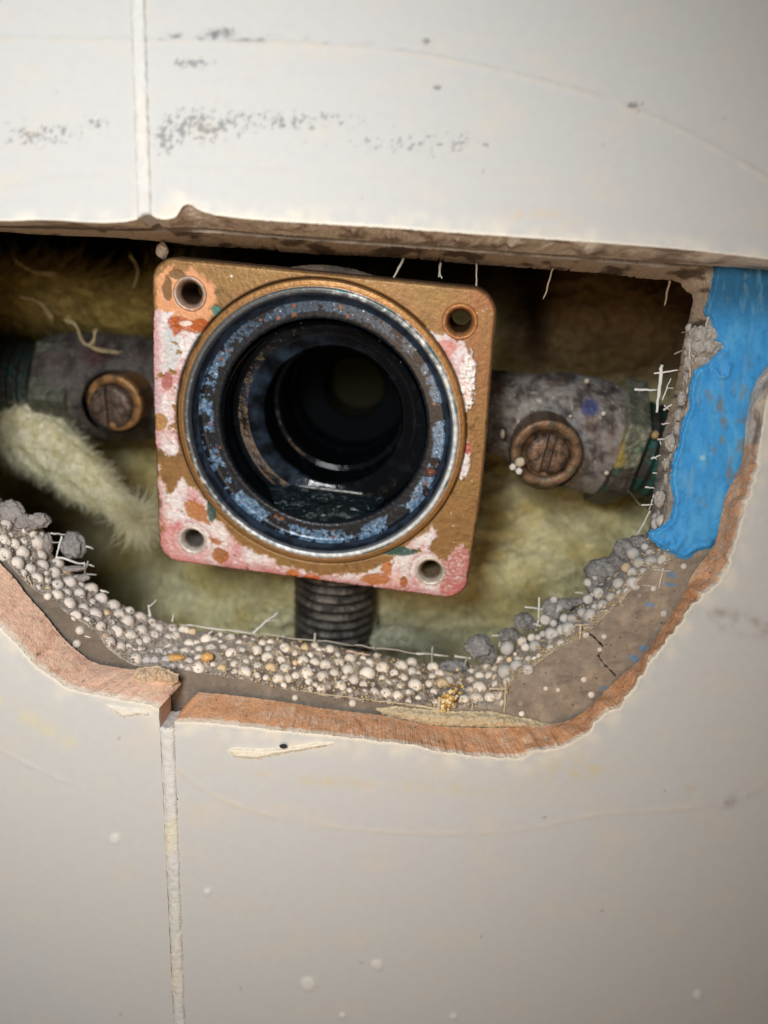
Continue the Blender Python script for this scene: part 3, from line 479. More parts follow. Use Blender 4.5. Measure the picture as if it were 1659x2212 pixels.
# cream adhesive left between tile and board at the bottom
adh_m = mat('cream_adhesive', rough=.95, bump=[(1.5, .9), (6, .6)], bdist=.0012, spec=.15, var=(1, .1))
def patch(name, poly, y0, th, label, cat, m, c1, c2, seed, step=2.5, amp=.4, rag=3.0, parent=None):
    poly = np.array(poly, float); sd = lambda x, y: polysdf(x, y, poly)+rag*fbm(x*.09, y*.09, seed, 4, .6)
    xy, q, be = sheet(sd, poly[:, 0].min()-8, poly[:, 0].max()+8, poly[:, 1].min()-8, poly[:, 1].max()+8, step); x, y = xy.T; d = sd(x, y); f = fbm(x*.06, y*.06, seed+1, 5, .6)
    h = y0-th*ss(0, -th/.085*.9, d)*(1+amp*f); c = mix(np.tile(L(*c1), (len(x), 1)), L(*c2), ss(-.2, .5, f)); V = P(x, y, h); ids, Fw = walls(be, 2); B = V[ids].copy(); B[:, 1] += .3; n = len(V)
    o = obj(name, np.concatenate([V, V[ids], B]), np.concatenate([q[:, ::-1], Fw+n]), m, parent, np.concatenate([c, c[ids], c[ids]]))
    return tag(o, label, cat) if label else o
patch('adhesive_bed', [z6(*p) for p in [(-190, 893), (-90, 880), (30, 893), (130, 900), (240, 905), (330, 900), (420, 918), (540, 940), (650, 968), (700, 962), (690, 985), (560, 1000), (300, 992), (60, 985), (-100, 945)]], 9.0, 1.4, 'crumbly cream adhesive bed under the beads at the bottom of the hole', 'adhesive', adh_m, (228, 210, 172), (244, 230, 198), 180, 2.5, .8, 5)
patch('adhesive_crust', [z4(*p) for p in [(760, 1470), (850, 1440), (900, 1370), (1000, 1362), (1080, 1380), (1150, 1420), (1150, 1470), (1080, 1490), (1000, 1480), (930, 1540), (820, 1580), (700, 1570), (730, 1510)]], 5.6, 1.2, 'sandy crust of adhesive on the cut clay beside the joint at lower left', 'adhesive', adh_m, (226, 198, 166), (240, 220, 190), 185, 2, 1.3, 7)
patch('grout_smear', [(490, 1622), (505, 1614), (560, 1618), (620, 1614), (680, 1604), (724, 1602), (715, 1611), (660, 1622), (600, 1632), (555, 1642), (505, 1638)], -.02, .7, 'long dried cream smear of grout on the tile just below the hole', 'grout smear', grout_m, (236, 228, 208), (246, 240, 222), 190, 2, .15, 1.5)
patch('grout_chip', [z4(*p) for p in [(690, 1610), (760, 1620), (860, 1640), (960, 1650), (980, 1690), (880, 1680), (800, 1700), (740, 1660)]], -.02, .45, 'small flaky patch of dried grout on the left tile near the joint', 'grout smear', grout_m, (232, 226, 212), (244, 240, 228), 192, 2, .3, 3)
def rock(name, x, y, dep, rpx, m, c1, c2, label, cat, seed, sx=1, sz=1, amp=.35, group=None, V=None):
    p = P(x, y, dep); r = rpx/F0*np.linalg.norm(p-CAM); v = IV*(1+amp*fbm(IV[:, 0]*1.5+seed*3.3+IV[:, 2], IV[:, 1]*1.4-IV[:, 2], 200+seed, 3))[:, None]; v = v*np.array([sx, .9, sz])*r+p
    c = mix(np.tile(L(*c1), (len(v), 1)), L(*c2), ss(-.3, .4, fbm(IV[:, 0]*3+seed, IV[:, 2]*3+IV[:, 1]*2, 210+seed))); return tag(obj(name, v, IF, m, None, c), label, cat, group)
dark_m = mat('dark_speck', rough=.8, var=(2, .2))
rock('dirt_speck', 612, 1612, -.9, 6, dark_m, (40, 42, 48), (24, 24, 26), 'tiny black speck of dirt on the dried grout smear', 'dirt', 1, 1.3, .7)
v, c = lump(P(*z4(478, 580), 19), 78*.3333/F0*155, 41, 1.0, 1.2, .28)
cc = obj('cement_crumb', v, IF4, lump_m, None, c); tag(cc, 'angular grey cement crumb caught on the mesh at the left of the hole', 'cement crumb')
gold_m = mat('golden_grit', rough=.6, spec=.5, var=(2, .2)); GV = []; GF = []; GC = []; nv = 0
for i in range(110):
    t = rng.normal(0, 1, 2)*np.array([17, 34]); x, y = z6(155+t[0]+.2*t[1]*-1, 850+t[1]); p = P(x, y, 10.2-rng.uniform(0, 1.6)); r = rng.uniform(2, 5.2)/F0*147; v = IV2*(1+.3*noise(IV2[:, 0]*2+i, IV2[:, 2]*2+IV2[:, 1], 220))[:, None]*r+p; GV.append(v); GF.append(IF2+nv); nv += len(v)
    GC.append(np.tile(L(*[(214, 176, 92), (232, 204, 140), (190, 140, 60), (240, 226, 190)][i % 4]), (len(v), 1)))
tag(obj('golden_grit', np.concatenate(GV), np.concatenate(GF), gold_m, None, np.concatenate(GC)), 'little heap of yellow grit among the beads at the bottom of the hole', 'grit', kind='stuff')
for i, (a, b, r, sx, sz, lab) in enumerate([(0, 545, 34, 1.4, .5, 'long golden brown chip among the beads beside the tile joint'), (172, 545, 34, 1, .75, 'blocky golden brown chip among the beads, right of the longer chip')]):
    x, y = z5(a, b); rock('brown_chip', x, y, 12.0, r*.3854, gold_m, (214, 160, 90), (232, 190, 120), lab, 'chip', 10+i, sx, sz)

# ------------------------------------------------------------------ shower valve
pts = np.array([[412, 633], [992, 693], [928, 1235], [418, 1168]], float); A = []
for (X, Y), (px, py) in zip([(-1, 1), (1, 1), (1, -1), (-1, -1)], pts):
    px -= CX; py = CY-py; A += [[X, Y, 1, 0, 0, 0, -px*X, -px*Y, -px], [0, 0, 0, X, Y, 1, -py*X, -py*Y, -py]]
H = np.linalg.svd(np.array(A))[2][-1].reshape(3, 3); H /= H[2, 2]; M = np.diag([1/F0, 1/F0, 1])@H
HS = 24.8                                                  # half the screw spacing, mm
sc_ = HS/((np.linalg.norm(M[:, 0])+np.linalg.norm(M[:, 1]))/2)
def c2w(v): return RT*v[0]+UP*v[1]+FWD*v[2]
va = c2w(M[:, 0]); va /= np.linalg.norm(va); vb = c2w(M[:, 1]); vb -= va*(vb@va); vb /= np.linalg.norm(vb); vn = np.cross(vb, va); vn = vn if vn[1] > 0 else -vn
VC = CAM+c2w(M[:, 2])*sc_
def T(u, v, w_): return VC+np.multiply.outer(u, va)+np.multiply.outer(v, vb)+np.multiply.outer(w_, vn)
def onplate(px, py, w_=0):                                 # working-grid point back to the plate's own u, v
    d = np.asarray(P(px, py, 50.0))-CAM; t = ((VC+vn*w_-CAM)@vn)/(d@vn); p = CAM+d*np.asarray(t)[..., None]-VC; return p@va, p@vb
RU, RV = onplate(*z2(826, 877)); RU = float(RU); RV = float(RV)
valve = thing('shower_valve', 'corroded square brass shower valve body with a wide open black bore', 'shower valve', T(0., -30., 20.))
brass_m = mat('corroded_brass', aux=True, bump=[(1.2, .35), (5, .35)], bdist=.0006, spec=.4, var=(.9, .14))
RO = 27.9
def sdf_pl(u, v):
    uc, vc = .2, .25; hx, hy, rr = 32.3, 30.55, 4.6
    uc = uc-.75*ss(-10, 31, v); hx = hx-.85*ss(-10, 31, v); qx = np.abs(u-uc)-(hx-rr)-.25*np.cos((v-vc)/hy*1.5); qy = np.abs(v-vc)-(hy-rr); box = np.hypot(np.maximum(qx, 0), np.maximum(qy, 0))+np.minimum(np.maximum(qx, qy), 0)-rr+.06*fbm(u*.5, v*.5, 230)
    d = np.maximum(box, RO-np.hypot(u-RU, v-RV))
    for a in (-1, 1):
        for b in (-1, 1): d = np.maximum(d, 2.75-np.hypot(u-a*HS, v-b*HS))
    return d
xy, q, be = sheet(sdf_pl, -34, 34, -32, 32, .16); u, v = xy.T; px, py = proj(T(u, v, 0*u)); zx = (px-302.4)/.4687; zy = (py-518.4)/.4687
nl = fbm(u*.35, v*.35, 240, 5, .6); nf = fbm(u*1.4, v*1.4, 241, 4, .6); nb = fbm(u*.12, v*.12, 242, 3)
c = np.tile(L(152, 116, 72), (len(u), 1)); c = mix(c, L(118, 88, 56), .6*ss(-.1, .5, nl)); c = mix(c, L(126, 92, 50), .55*ss(.15, .5, fbm(u*.5, v*.9, 243, 5, .65)))
c = mix(c, L(152, 100, 68), .75*ss(1350, 1600, zx)*ss(900, 400, zy))
c = mix(c, L(86, 62, 38), .6*ss(.25, .5, fbm(u*.8, v*1.3, 244, 4, .7))*ss(330, 120, zy))
c = mix(c, L(142, 116, 66), .5*ss(.0, .5, nb)); c = mix(c, L(84, 66, 48), .5*ss(.2, .5, fbm(u*.22+3, v*.22, 289, 5, .65))); rgh = .42+.12*nf; met = np.full(len(u), .25); hgt = 0*u
def zm(poly, amp=26, soft=12, s=245): return ss(soft, -soft, polysdf(zx, zy, poly)+amp*1.3*fbm(zx*.012, zy*.012, s, 6, .68)+8*fbm(zx*.06, zy*.06, s+3, 3))
def zc(cx, cy, rx, ry=None, amp=.3, s=250): ry = ry or rx; return ss(1.12, .88, np.hypot((zx-cx)/rx, (zy-cy)/ry)+amp*fbm(zx*.02, zy*.02, s, 4))
peach = np.maximum(zc(225, 265, 120, 130, .35, 251), zm([(75, 180), (110, 130), (160, 110), (150, 240), (140, 330), (80, 330)], 18, 6, 252)); c = mix(c, L(222, 160, 116), .9*peach); met *= 1-.7*peach
Wl = np.maximum.reduce([zm([(72, 325), (150, 320), (250, 430), (330, 410), (290, 470), (235, 560), (185, 700), (165, 850), (185, 980), (130, 1000), (60, 940), (50, 700), (55, 500)], 22, 6, 253),
                        zm([(85, 1040), (125, 1190), (200, 1100), (270, 1160), (350, 1290), (480, 1410), (650, 1500), (830, 1550), (1000, 1540), (1150, 1490), (1270, 1370), (1350, 1325), (1365, 1370), (1325, 1420), (1400, 1490), (1480, 1400), (1520, 1430), (1500, 1700), (1000, 1660), (600, 1600), (100, 1500)], 26, 6, 254),
                        zm([(1280, 400), (1400, 440), (1480, 470), (1545, 560), (1530, 680), (1525, 740), (1500, 810), (1465, 790), (1440, 700), (1380, 520)], 26, 5, 255),
                        zm([(1490, 900), (1525, 960), (1510, 1080), (1480, 1110), (1470, 1080), (1495, 980)], 12, 5, 256)])
flake = ss(.30, .36, fbm(u*.27, v*.27, 257, 5, .6)); Wl2 = Wl*(1-flake*ss(1500, 1300, zx))
white = L(226, 219, 216); pk = L(206, 158, 156); cr = mix(np.tile(white, (len(u), 1)), pk, ss(-.15, .45, fbm(u*.16, v*.16, 258, 4)+.15*nf)); cr = mix(cr, L(232, 200, 178), .6*ss(.1, .5, fbm(u*.2+9, v*.2, 259))); cr = mix(cr, L(196, 120, 122), .55*ss(.05, .4, fbm(u*.9, v*.9, 286, 4, .65))); cr = mix(cr, L(246, 240, 236), .6*ss(.15, .45, fbm(u*1.1+4, v*1.1, 287, 4, .65))); cr = mix(cr, L(150, 110, 130), .5*ss(.2, .55, fbm(u*.6, v*.6, 260, 4))*ss(330, 120, zx))
edge = np.maximum(ss(2.6, .4, -sdf_pl(u, v)+.9*nl), 0)*(np.hypot(u-RU, v-RV) > RO+3); edge *= (np.hypot(np.abs(u)-HS, np.abs(v)-HS) > 4)
cr = mix(cr, L(176, 102, 96), .7*edge*ss(900, 1200, zy)); cr = mix(cr, L(176, 112, 122), .6*edge*ss(1000, 800, zy)*ss(400, 100, zx))
cr = mix(cr, L(182, 98, 88), .8*zc(1450, 1530, 100, 130, .7, 261)*ss(-.5, .1, nf)); cr = mix(cr, L(204, 110, 108), .5*zc(190, 1420, 120, 110, .3, 262)); cr = mix(cr, L(208, 112, 96), .6*zc(1400, 500, 60, 40, .3, 263)); cr = mix(cr, L(170, 190, 188), .5*zc(150, 480, 40, 120, .4, 264))
c = mix(c, cr, Wl2); rgh = rgh*(1-Wl2)+.62*Wl2; met *= 1-Wl2; hgt -= .26*Wl2*(1+1.2*nf)
for m_, col, rg in ((zm([(130, 372), (180, 352), (230, 372), (290, 360), (320, 392), (290, 430), (200, 415), (160, 445)], 14, 5, 265), (172, 84, 26), .4), (zc(212, 385, 28, 12, .3, 266), (226, 208, 196), .6), (zc(372, 1455, 42, 34, .4, 267), (160, 96, 40), .4), (zm([(205, 1205), (250, 1200), (300, 1225), (322, 1310), (255, 1285), (215, 1260)], 12, 4, 268), (176, 112, 52), .45), (zm([(320, 1370), (390, 1385), (370, 1410), (330, 1395)], 10, 4, 269), (168, 104, 50), .45), (zc(705, 1535, 32, 22, .4, 270), (184, 104, 34), .4), (zc(790, 1560, 40, 22, .4, 271), (190, 96, 40), .4), (zc(1090, 1560, 60, 28, .5, 272), (176, 104, 44), .45), (zc(1140, 1515, 26, 30, .5, 273), (186, 112, 46), .45), (zc(1215, 1575, 18, 26, .4, 274), (160, 92, 40), .45), (zc(95, 840, 34, 40, .3, 275), (168, 124, 60), .45), (zc(125, 650, 26, 40, .4, 276), (168, 100, 92), .45), (zc(352, 325, 26, 24, .3, 277), (70, 122, 112), .6), (zc(1510, 960, 16, 30, .5, 278), (180, 84, 70), .5), (zc(1190, 1435, 90, 20, .4, 279), (34, 84, 74), .5), (zc(330, 1240, 22, 70, .4, 280), (40, 74, 66), .5), (zc(125, 230, 22, 60, .4, 281), (120, 88, 52), .5), (zc(165, 160, 40, 20, .4, 282), (120, 92, 54), .5)):
    c = mix(c, L(*col), .92*m_); rgh = rgh*(1-m_)+rg*m_; hgt += .18*m_; met *= 1-.5*m_
snow = zc(1515, 640, 34, 120, .55, 283)*ss(-.2, .1, nf); c = mix(c, L(244, 240, 236), snow); hgt -= .5*snow*(1+nf); met *= 1-snow
c = mix(c, L(234, 226, 210), .8*np.maximum(dots(u, v, 1.1, .05, 284, .05, .16)*ss(-.1, .3, nb), dots(u, v, .5, .06, 285, .04, .13))); hole = np.minimum.reduce([np.hypot(u-a*HS, v-b*HS) for a in (-1, 1) for b in (-1, 1)])
rimd = -sdf_pl(u, v); hgt += .5*ss(.5, 0, rimd)
c = mix(c, L(40, 30, 26), .75*ss(.35, .05, rimd+.2*nf)*(hole > 4)); 
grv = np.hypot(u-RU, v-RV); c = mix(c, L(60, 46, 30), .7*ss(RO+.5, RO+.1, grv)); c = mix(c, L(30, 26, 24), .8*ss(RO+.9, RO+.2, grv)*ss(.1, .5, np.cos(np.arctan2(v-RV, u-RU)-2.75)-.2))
V = T(u, v, hgt); n = len(V); ids, Fw = walls(be, 5); bp = V[ids]; big = (hole[ids] < 3.4) | (grv[ids] < RO+.4)
W5 = np.concatenate([bp+np.outer(np.full(len(ids), k*.95), vn)-.05*0 for k in range(5)]); WC = np.concatenate([mix(c[ids], L(74, 54, 44), np.full(len(ids), .35+.1*k)) for k in range(5)])
aux = np.stack([np.clip(rgh, .2, .9), np.clip(met, 0, 1), 0*met], 1)
flange = obj('flange', np.concatenate([V, W5]), np.concatenate([q[:, ::-1], Fw]) if False else np.concatenate([q[:, ::-1], Fw+n]), brass_m, valve, np.concatenate([c, WC]), np.concatenate([aux, np.tile([.7, .2, 0], (len(W5), 1))]))
# lathe in the valve's own frame
def lathe(prof, cu, cv, colf, m, parent, name, nth=480, tf=T, flip=False, wob=None):
    prof = np.array(prof, float); th = np.linspace(0, 2*np.pi, nth, endpoint=False); R, TT = np.meshgrid(prof[:, 0], th, indexing='ij'); Wd = np.repeat(prof[:, 1:2], nth, 1)
    if wob is not None: R = R+wob(TT, Wd)
    V = tf(cu+R*np.cos(TT), cv+R*np.sin(TT), Wd).reshape(-1, 3); c, a = colf(R.ravel(), TT.ravel(), Wd.ravel()); Fq = gridfaces(len(prof), nth, True)
    return obj(name, V, Fq[:, ::-1] if flip else Fq, m, parent, c, a)
def dens(prof, step):
    out = [prof[0]]
    for a, b in zip(prof[:-1], prof[1:]):
        n = max(1, int(math.hypot(b[0]-a[0], b[1]-a[1])/step)); out += [(a[0]+(b[0]-a[0])*k/n, a[1]+(b[1]-a[1])*k/n) for k in range(1, n+1)]
    return out
def col_rim(R, TT, W_):
    x = R*np.cos(TT); y = R*np.sin(TT); n1 = fbm(TT*9, R*2.2, 300, 4); n2 = fbm(x*.8, y*.8, 301, 4); c = np.tile(L(150, 112, 68), (len(R), 1)); c = mix(c, L(150, 104, 54), .7*ss(0, .4, n1)); met = np.full(len(R), .5); rg = .42+.1*n2
    ch = ss(26.75, 26.5, R); sh_ = ss(-.5, .5, .6*np.cos(TT)-.5*np.sin(TT)+.8*n2); c = mix(c, mix(np.tile(L(92, 96, 98), (len(R), 1)), L(196, 204, 208), sh_), ch); c = mix(c, L(240, 240, 236), .8*ch*sh_*ss(-.1, .4, n2)*ss(25.5, 25.9, R)); c = mix(c, L(54, 60, 70), .85*ch*ss(25.75, 25.45, R)); c = mix(c, L(66, 124, 128), .8*ch*ss(.1, .35, fbm(x*.2+4, y*.2, 302))*ss(26.0, 26.4, R)); met = met*(1-.35*ch)  # chrome painted brighter at right and bottom, with white wet highlights
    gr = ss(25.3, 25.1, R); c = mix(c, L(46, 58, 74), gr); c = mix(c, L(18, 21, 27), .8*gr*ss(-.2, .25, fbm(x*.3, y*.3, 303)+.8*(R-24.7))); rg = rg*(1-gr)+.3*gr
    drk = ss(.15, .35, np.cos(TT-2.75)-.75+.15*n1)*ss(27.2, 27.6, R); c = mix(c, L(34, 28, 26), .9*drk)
    met *= 1-.4*gr; return c, np.stack([np.clip(rg, .15, .9), met, 0*R], 1)
rim = dens([(27.9, 1.2), (27.95, -.1), (27.7, -.55), (26.9, -.65), (26.65, -.5), (26.5, -.85), (26.2, -1.0), (25.7, -.9), (25.2, -.3), (24.9, .3), (24.3, 1.2), (24.0, 1.7)], .16)
wet_m = mat('wet_scaled_metal', aux=True, bump=[(1.2, .3), (5, .25)], bdist=.0005, spec=.32, coat=.2, var=(.9, .14))
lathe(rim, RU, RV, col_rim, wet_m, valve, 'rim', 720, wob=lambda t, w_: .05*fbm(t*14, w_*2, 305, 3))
LU, LV = [float(k) for k in onplate(*z2(836, 862), 1.5)]
def col_led(R, TT, W_):
    x = R*np.cos(TT); y = R*np.sin(TT); c = np.tile(L(24, 28, 34), (len(R), 1)); n1 = fbm(x*.2, y*.2, 310, 6, .66); n2 = fbm(x*1.3, y*1.3, 311, 4)
    up = .10*np.sin(TT)
    bl = ss(-.10, -.03, n1+.12*n2+.03+.04*np.sin(TT))*ss(21.7, 22.3, R+1.4*n1+.3*n2); cb = mix(np.tile(L(78, 106, 136), (len(R), 1)), L(122, 154, 180), ss(-.2, .4, n2)); cb = mix(cb, L(78, 104, 134), .7*ss(.1, .5, fbm(x*.2, y*.2, 312)))
    c = mix(c, cb, bl); c = mix(c, L(36, 48, 62), .75*ss(.1, .8, np.sin(TT))*bl); dk_ = dots(x, y, .9, .20, 313, .06, .30)*ss(20.6, 21.2, R); c = mix(c, L(16, 14, 14), dk_); d2 = dots(x, y, .5, .16, 314, .10, .26); c = mix(c, L(136, 84, 52), .9*d2*ss(21, 21.5, R)); d3 = dots(x, y, 1.6, .16, 315, .08, .3); c = mix(c, L(206, 216, 220), .8*d3*bl)
    return c, np.stack([.45-.18*bl+.1*n2, 0*R+.1, 0*R], 1)
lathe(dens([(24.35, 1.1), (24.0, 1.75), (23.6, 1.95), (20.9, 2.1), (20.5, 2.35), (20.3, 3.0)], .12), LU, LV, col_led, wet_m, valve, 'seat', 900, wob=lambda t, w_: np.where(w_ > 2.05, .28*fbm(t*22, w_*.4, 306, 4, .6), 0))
def col_bore(R, TT, W_):
    x = R*np.cos(TT); y = R*np.sin(TT); n = fbm(x*.35+W_*.2, y*.35-W_*.13, 320, 5, .6); c = np.tile(L(7, 9, 12), (len(R), 1)); c = mix(c, L(22, 30, 40), .6*ss(.1, .5, n)); c = mix(c, L(150, 158, 164), .7*dots(x*1.0+W_, y, 1.2, .15, 321, .05, .2)*ss(7, 3, W_))
    st = ss(11.3, 11.8, W_)*ss(14.2, 13.4, W_)*(R > 14); c = mix(c, L(46, 60, 76), .7*st*ss(-.3, .4, fbm(x*.2, y*.2, 322))*ss(.3, -.6, np.cos(TT))); bk = ss(40.5, 41.8, W_); c = mix(c, L(24, 23, 17), bk)
    return c, np.stack([.10+.10*np.abs(n), 0*R+.0, 0*R], 1)
BU, BV = [float(k) for k in onplate(*z2(842, 876), 3.0)]
prof = [(20.4, 2.8), (20.8, 3.6), (20.1, 4.2), (20.9, 5.0), (20.3, 5.7), (20.7, 6.2), (20.6, 11.0), (19.6, 11.6), (17.6, 11.9), (17.0, 12.3), (15.2, 13.0), (14.75, 13.2), (14.45, 13.7), (14.7, 14.2), (15.2, 15), (15.2, 22.0), (14.9, 22.6), (13.9, 22.9), (13.5, 23.5), (13.9, 24.2), (13.9, 33), (13.2, 33.6), (12.9, 34.2), (12.9, 39)]
end_m = mat('black_bore_end', aux=True, spec=.03)
prof2 = [(12.9, 39), (8.2, 40.2), (7.3, 41), (7.2, 50), (.05, 50.5)]
bore_m = mat('wet_black_bore', aux=True, bump=[(.5, .12)], bdist=.0005, spec=.30)
lathe(dens(prof, .3), BU, BV, col_bore, bore_m, valve, 'bore', 480, wob=lambda t, w_: .04*fbm(np.cos(t)*5+w_*.5, np.sin(t)*5, 323, 3))
body_m = mat('aged_metal', aux=True, bump=[(.9, .6), (4, .5)], bdist=.0009, spec=.35, var=(.8, .25))
def col_body(R, TT, W_):
    n = fbm(TT*5, W_*.3, 330, 4); c = mix(np.tile(L(96, 84, 72), (len(R), 1)), L(60, 50, 46), ss(-.2, .4, n)); return c, np.tile([.65, .4, 0], (len(R), 1))
lathe(dens([(20.9, 3.9), (30.0, 3.9), (29.0, 5), (24.5, 7), (23.5, 9), (23.5, 44), (18, 50), (10, 53), (.1, 53.2)], 1), RU, RV, col_body, body_m, valve, 'body', 96, flip=True)
lathe(dens(prof2, .5), BU, BV, lambda R, TT, W_: (mix(np.tile(L(10, 12, 14), (len(R), 1)), L(30, 28, 20), ss(41, 43, W_)), np.tile([.9, 0, 0], (len(R), 1))), end_m, valve, 'cartridge_seat', 128)
# threaded screw holes, each with its own deposit
def hole_part(a, b, ring, inner, ringr, lab):
    def cf(R, TT, W_):
        n = fbm(TT*3, W_*1.5, 340, 4); c = mix(np.tile(L(*ring), (len(R), 1)), L(*ringr), ss(-.1, .4, n)); i = ss(.5, 1.2, W_)*(R < 2.6); c = mix(c, L(*inner), i); return c, np.stack([.45+0*R, .35+.3*i, 0*R], 1)
    pr = [(3.0, .6), (3.25, .15), (3.1, -.28), (2.75, -.32), (2.5, -.1), (2.2, .5)]; z = .7
    while z < 9.5: pr += [(2.2, z), (1.85, z+.32)]; z += .64
    pr += [(2.2, 10), (3.6, 10), (3.6, 3.9)]
    o = lathe(pr, a*HS, b*HS, cf, brass_m, valve, 'screw_hole', 64, wob=lambda t, w_: np.where(w_ < .4, .10*fbm(t*4+a*3+b, w_, 341), 0)); o['label'] = lab
hole_part(-1, 1, (170, 150, 136), (120, 92, 72), (206, 160, 124), 'screw hole ringed with grey and peach crust')
hole_part(1, 1, (178, 124, 78), (110, 80, 54), (150, 100, 62), 'screw hole with a clean brass rim')
hole_part(-1, -1, (206, 196, 186), (170, 160, 150), (226, 218, 208), 'screw hole ringed with thick white crust')
hole_part(1, -1, (196, 186, 172), (180, 160, 130), (222, 210, 198), 'screw hole with a shiny silvery rim')
# inlet arms, nuts, threads (world frame, axis from a to b)
def axisframe(a, b):
    a = np.array(a); b = np.array(b); d = b-a; ln = np.linalg.norm(d); d /= ln; u = np.cross(d, [0, 0, 1.]); u /= np.linalg.norm(u); v = np.cross(d, u); return a, d, u, v, ln
def revolve(a, b, prof, colf, m, parent, name, nth=96, hexa=None, rough=0):
    a, d, u, v, ln = axisframe(a, b); pr_ = [prof[0]]
    for q0, q1 in zip(prof[:-1], prof[1:]):
        n_ = max(1, int(math.hypot(q1[0]-q0[0], (q1[1]-q0[1])*ln)/.35)); pr_ += [(q0[0]+(q1[0]-q0[0])*k/n_, q0[1]+(q1[1]-q0[1])*k/n_) for k in range(1, n_+1)]
    prof = np.array(pr_, float); th = np.linspace(0, 2*np.pi, nth, endpoint=False); R, TT = np.meshgrid(prof[:, 0], th, indexing='ij'); S = np.repeat(prof[:, 1:2]*ln, nth, 1)
    if hexa is not None: R = R*np.minimum(1.0, .87/np.cos(np.mod(TT+hexa, math.pi/3)-math.pi/6))
    if rough: R = R+rough*(fbm(np.cos(TT)*3+S*.25, np.sin(TT)*3-S*.1, 350, 5, .6))
    V = a+R[..., None]*(np.cos(TT)[..., None]*u+np.sin(TT)[..., None]*v)+S[..., None]*d; c, ax = colf(R.ravel(), TT.ravel(), S.ravel(), V.reshape(-1, 3)); return obj(name, V.reshape(-1, 3), gridfaces(len(prof), nth, True), m, parent, c, ax)
def carm(R, TT, S, V):
    px, py = proj(V); n = fbm(px*.03, py*.03, 351, 5, .6); c = mix(np.tile(L(150, 145, 140), (len(R), 1)), L(84, 76, 74), ss(-.2, .35, n)); c = mix(c, L(150, 148, 144), .6*ss(.15, .5, fbm(px*.05, py*.05, 352, 4))); c = mix(c, L(128, 96, 78), .4*ss(.15, .45, fbm(px*.02, py*.02, 353)))
    c = mix(c, L(52, 66, 128), .85*ss(26, 10, np.hypot(px-1274, py-880)+8*n)); c = mix(c, L(112, 30, 50), .7*ss(40, 12, np.hypot(px-205, py-768)+12*n)); c = mix(c, L(206, 200, 186), .85*np.maximum(dots(px, py, .05, .20, 354, .05, .14), dots(px, py, .12, .18, 355, .08, .22))); c = mix(c, L(46, 40, 38), .75*(px < 500)*np.ones(len(R)))  # left arm's deep shade put into its colour as a darker tone
    return c, np.stack([.7+0*R, .25+0*R, 0*R], 1)
def cnut(R, TT, S, V):
    px, py = proj(V); n = fbm(px*.04, py*.04, 355, 4); c = mix(np.tile(L(112, 116, 100), (len(R), 1)), L(146, 150, 132), ss(-.2, .4, n)); g = ss(26, 10, np.abs(px-1330)+8*n)*(py < 1010); c = mix(c, L(176, 150, 62), .8*g); c = mix(c, L(60, 50, 44), .85*ss(1003, 1015, py)*(px > 1000)); c = mix(c, L(40, 110, 96), .6*ss(.2, .5, fbm(px*.03, py*.03, 356))*(np.abs(py-1000) < 60)); c = mix(c, L(50, 46, 40), .65*(px < 500)*np.ones(len(R))); return c, np.stack([.5+0*R, .45+0*R, 0*R], 1)  # left nut darkened in colour for the same deep shade
def cthr(R, TT, S, V):
    px, py = proj(V); n = fbm(px*.03, py*.03, 357, 4); c = mix(np.tile(L(66, 66, 62), (len(R), 1)), L(100, 100, 92), ss(.0, .5, n)); c = mix(c, L(20, 90, 82), .8*ss(-.1, .25, n)*(np.abs(px-712) > 250)); c = mix(c, L(16, 24, 24), .7*(px < 300)*np.ones(len(R))); return c, np.stack([.5+0*R, .4+0*R, 0*R], 1)  # left thread painted near black for the deep shade there
def cout(R, TT, S, V):
    n = fbm(np.cos(TT)*3, S*.4+np.sin(TT), 358, 4); c = mix(np.tile(L(112, 106, 98), (len(R), 1)), L(60, 56, 54), ss(-.2, .4, n)+0*R); c = mix(c, L(24, 22, 22), ss(9.1, 8.7, R)); return c, np.stack([.34+0*R, .5+0*R, 0*R], 1)
def threadprof(r, n, amp=.55, s0=0., s1=1.):
    out = []
    for k in range(n*6+1): out.append((r+amp*.5*math.cos(2*math.pi*k/6.0), s0+(s1-s0)*k/(n*6.0)))
    return out
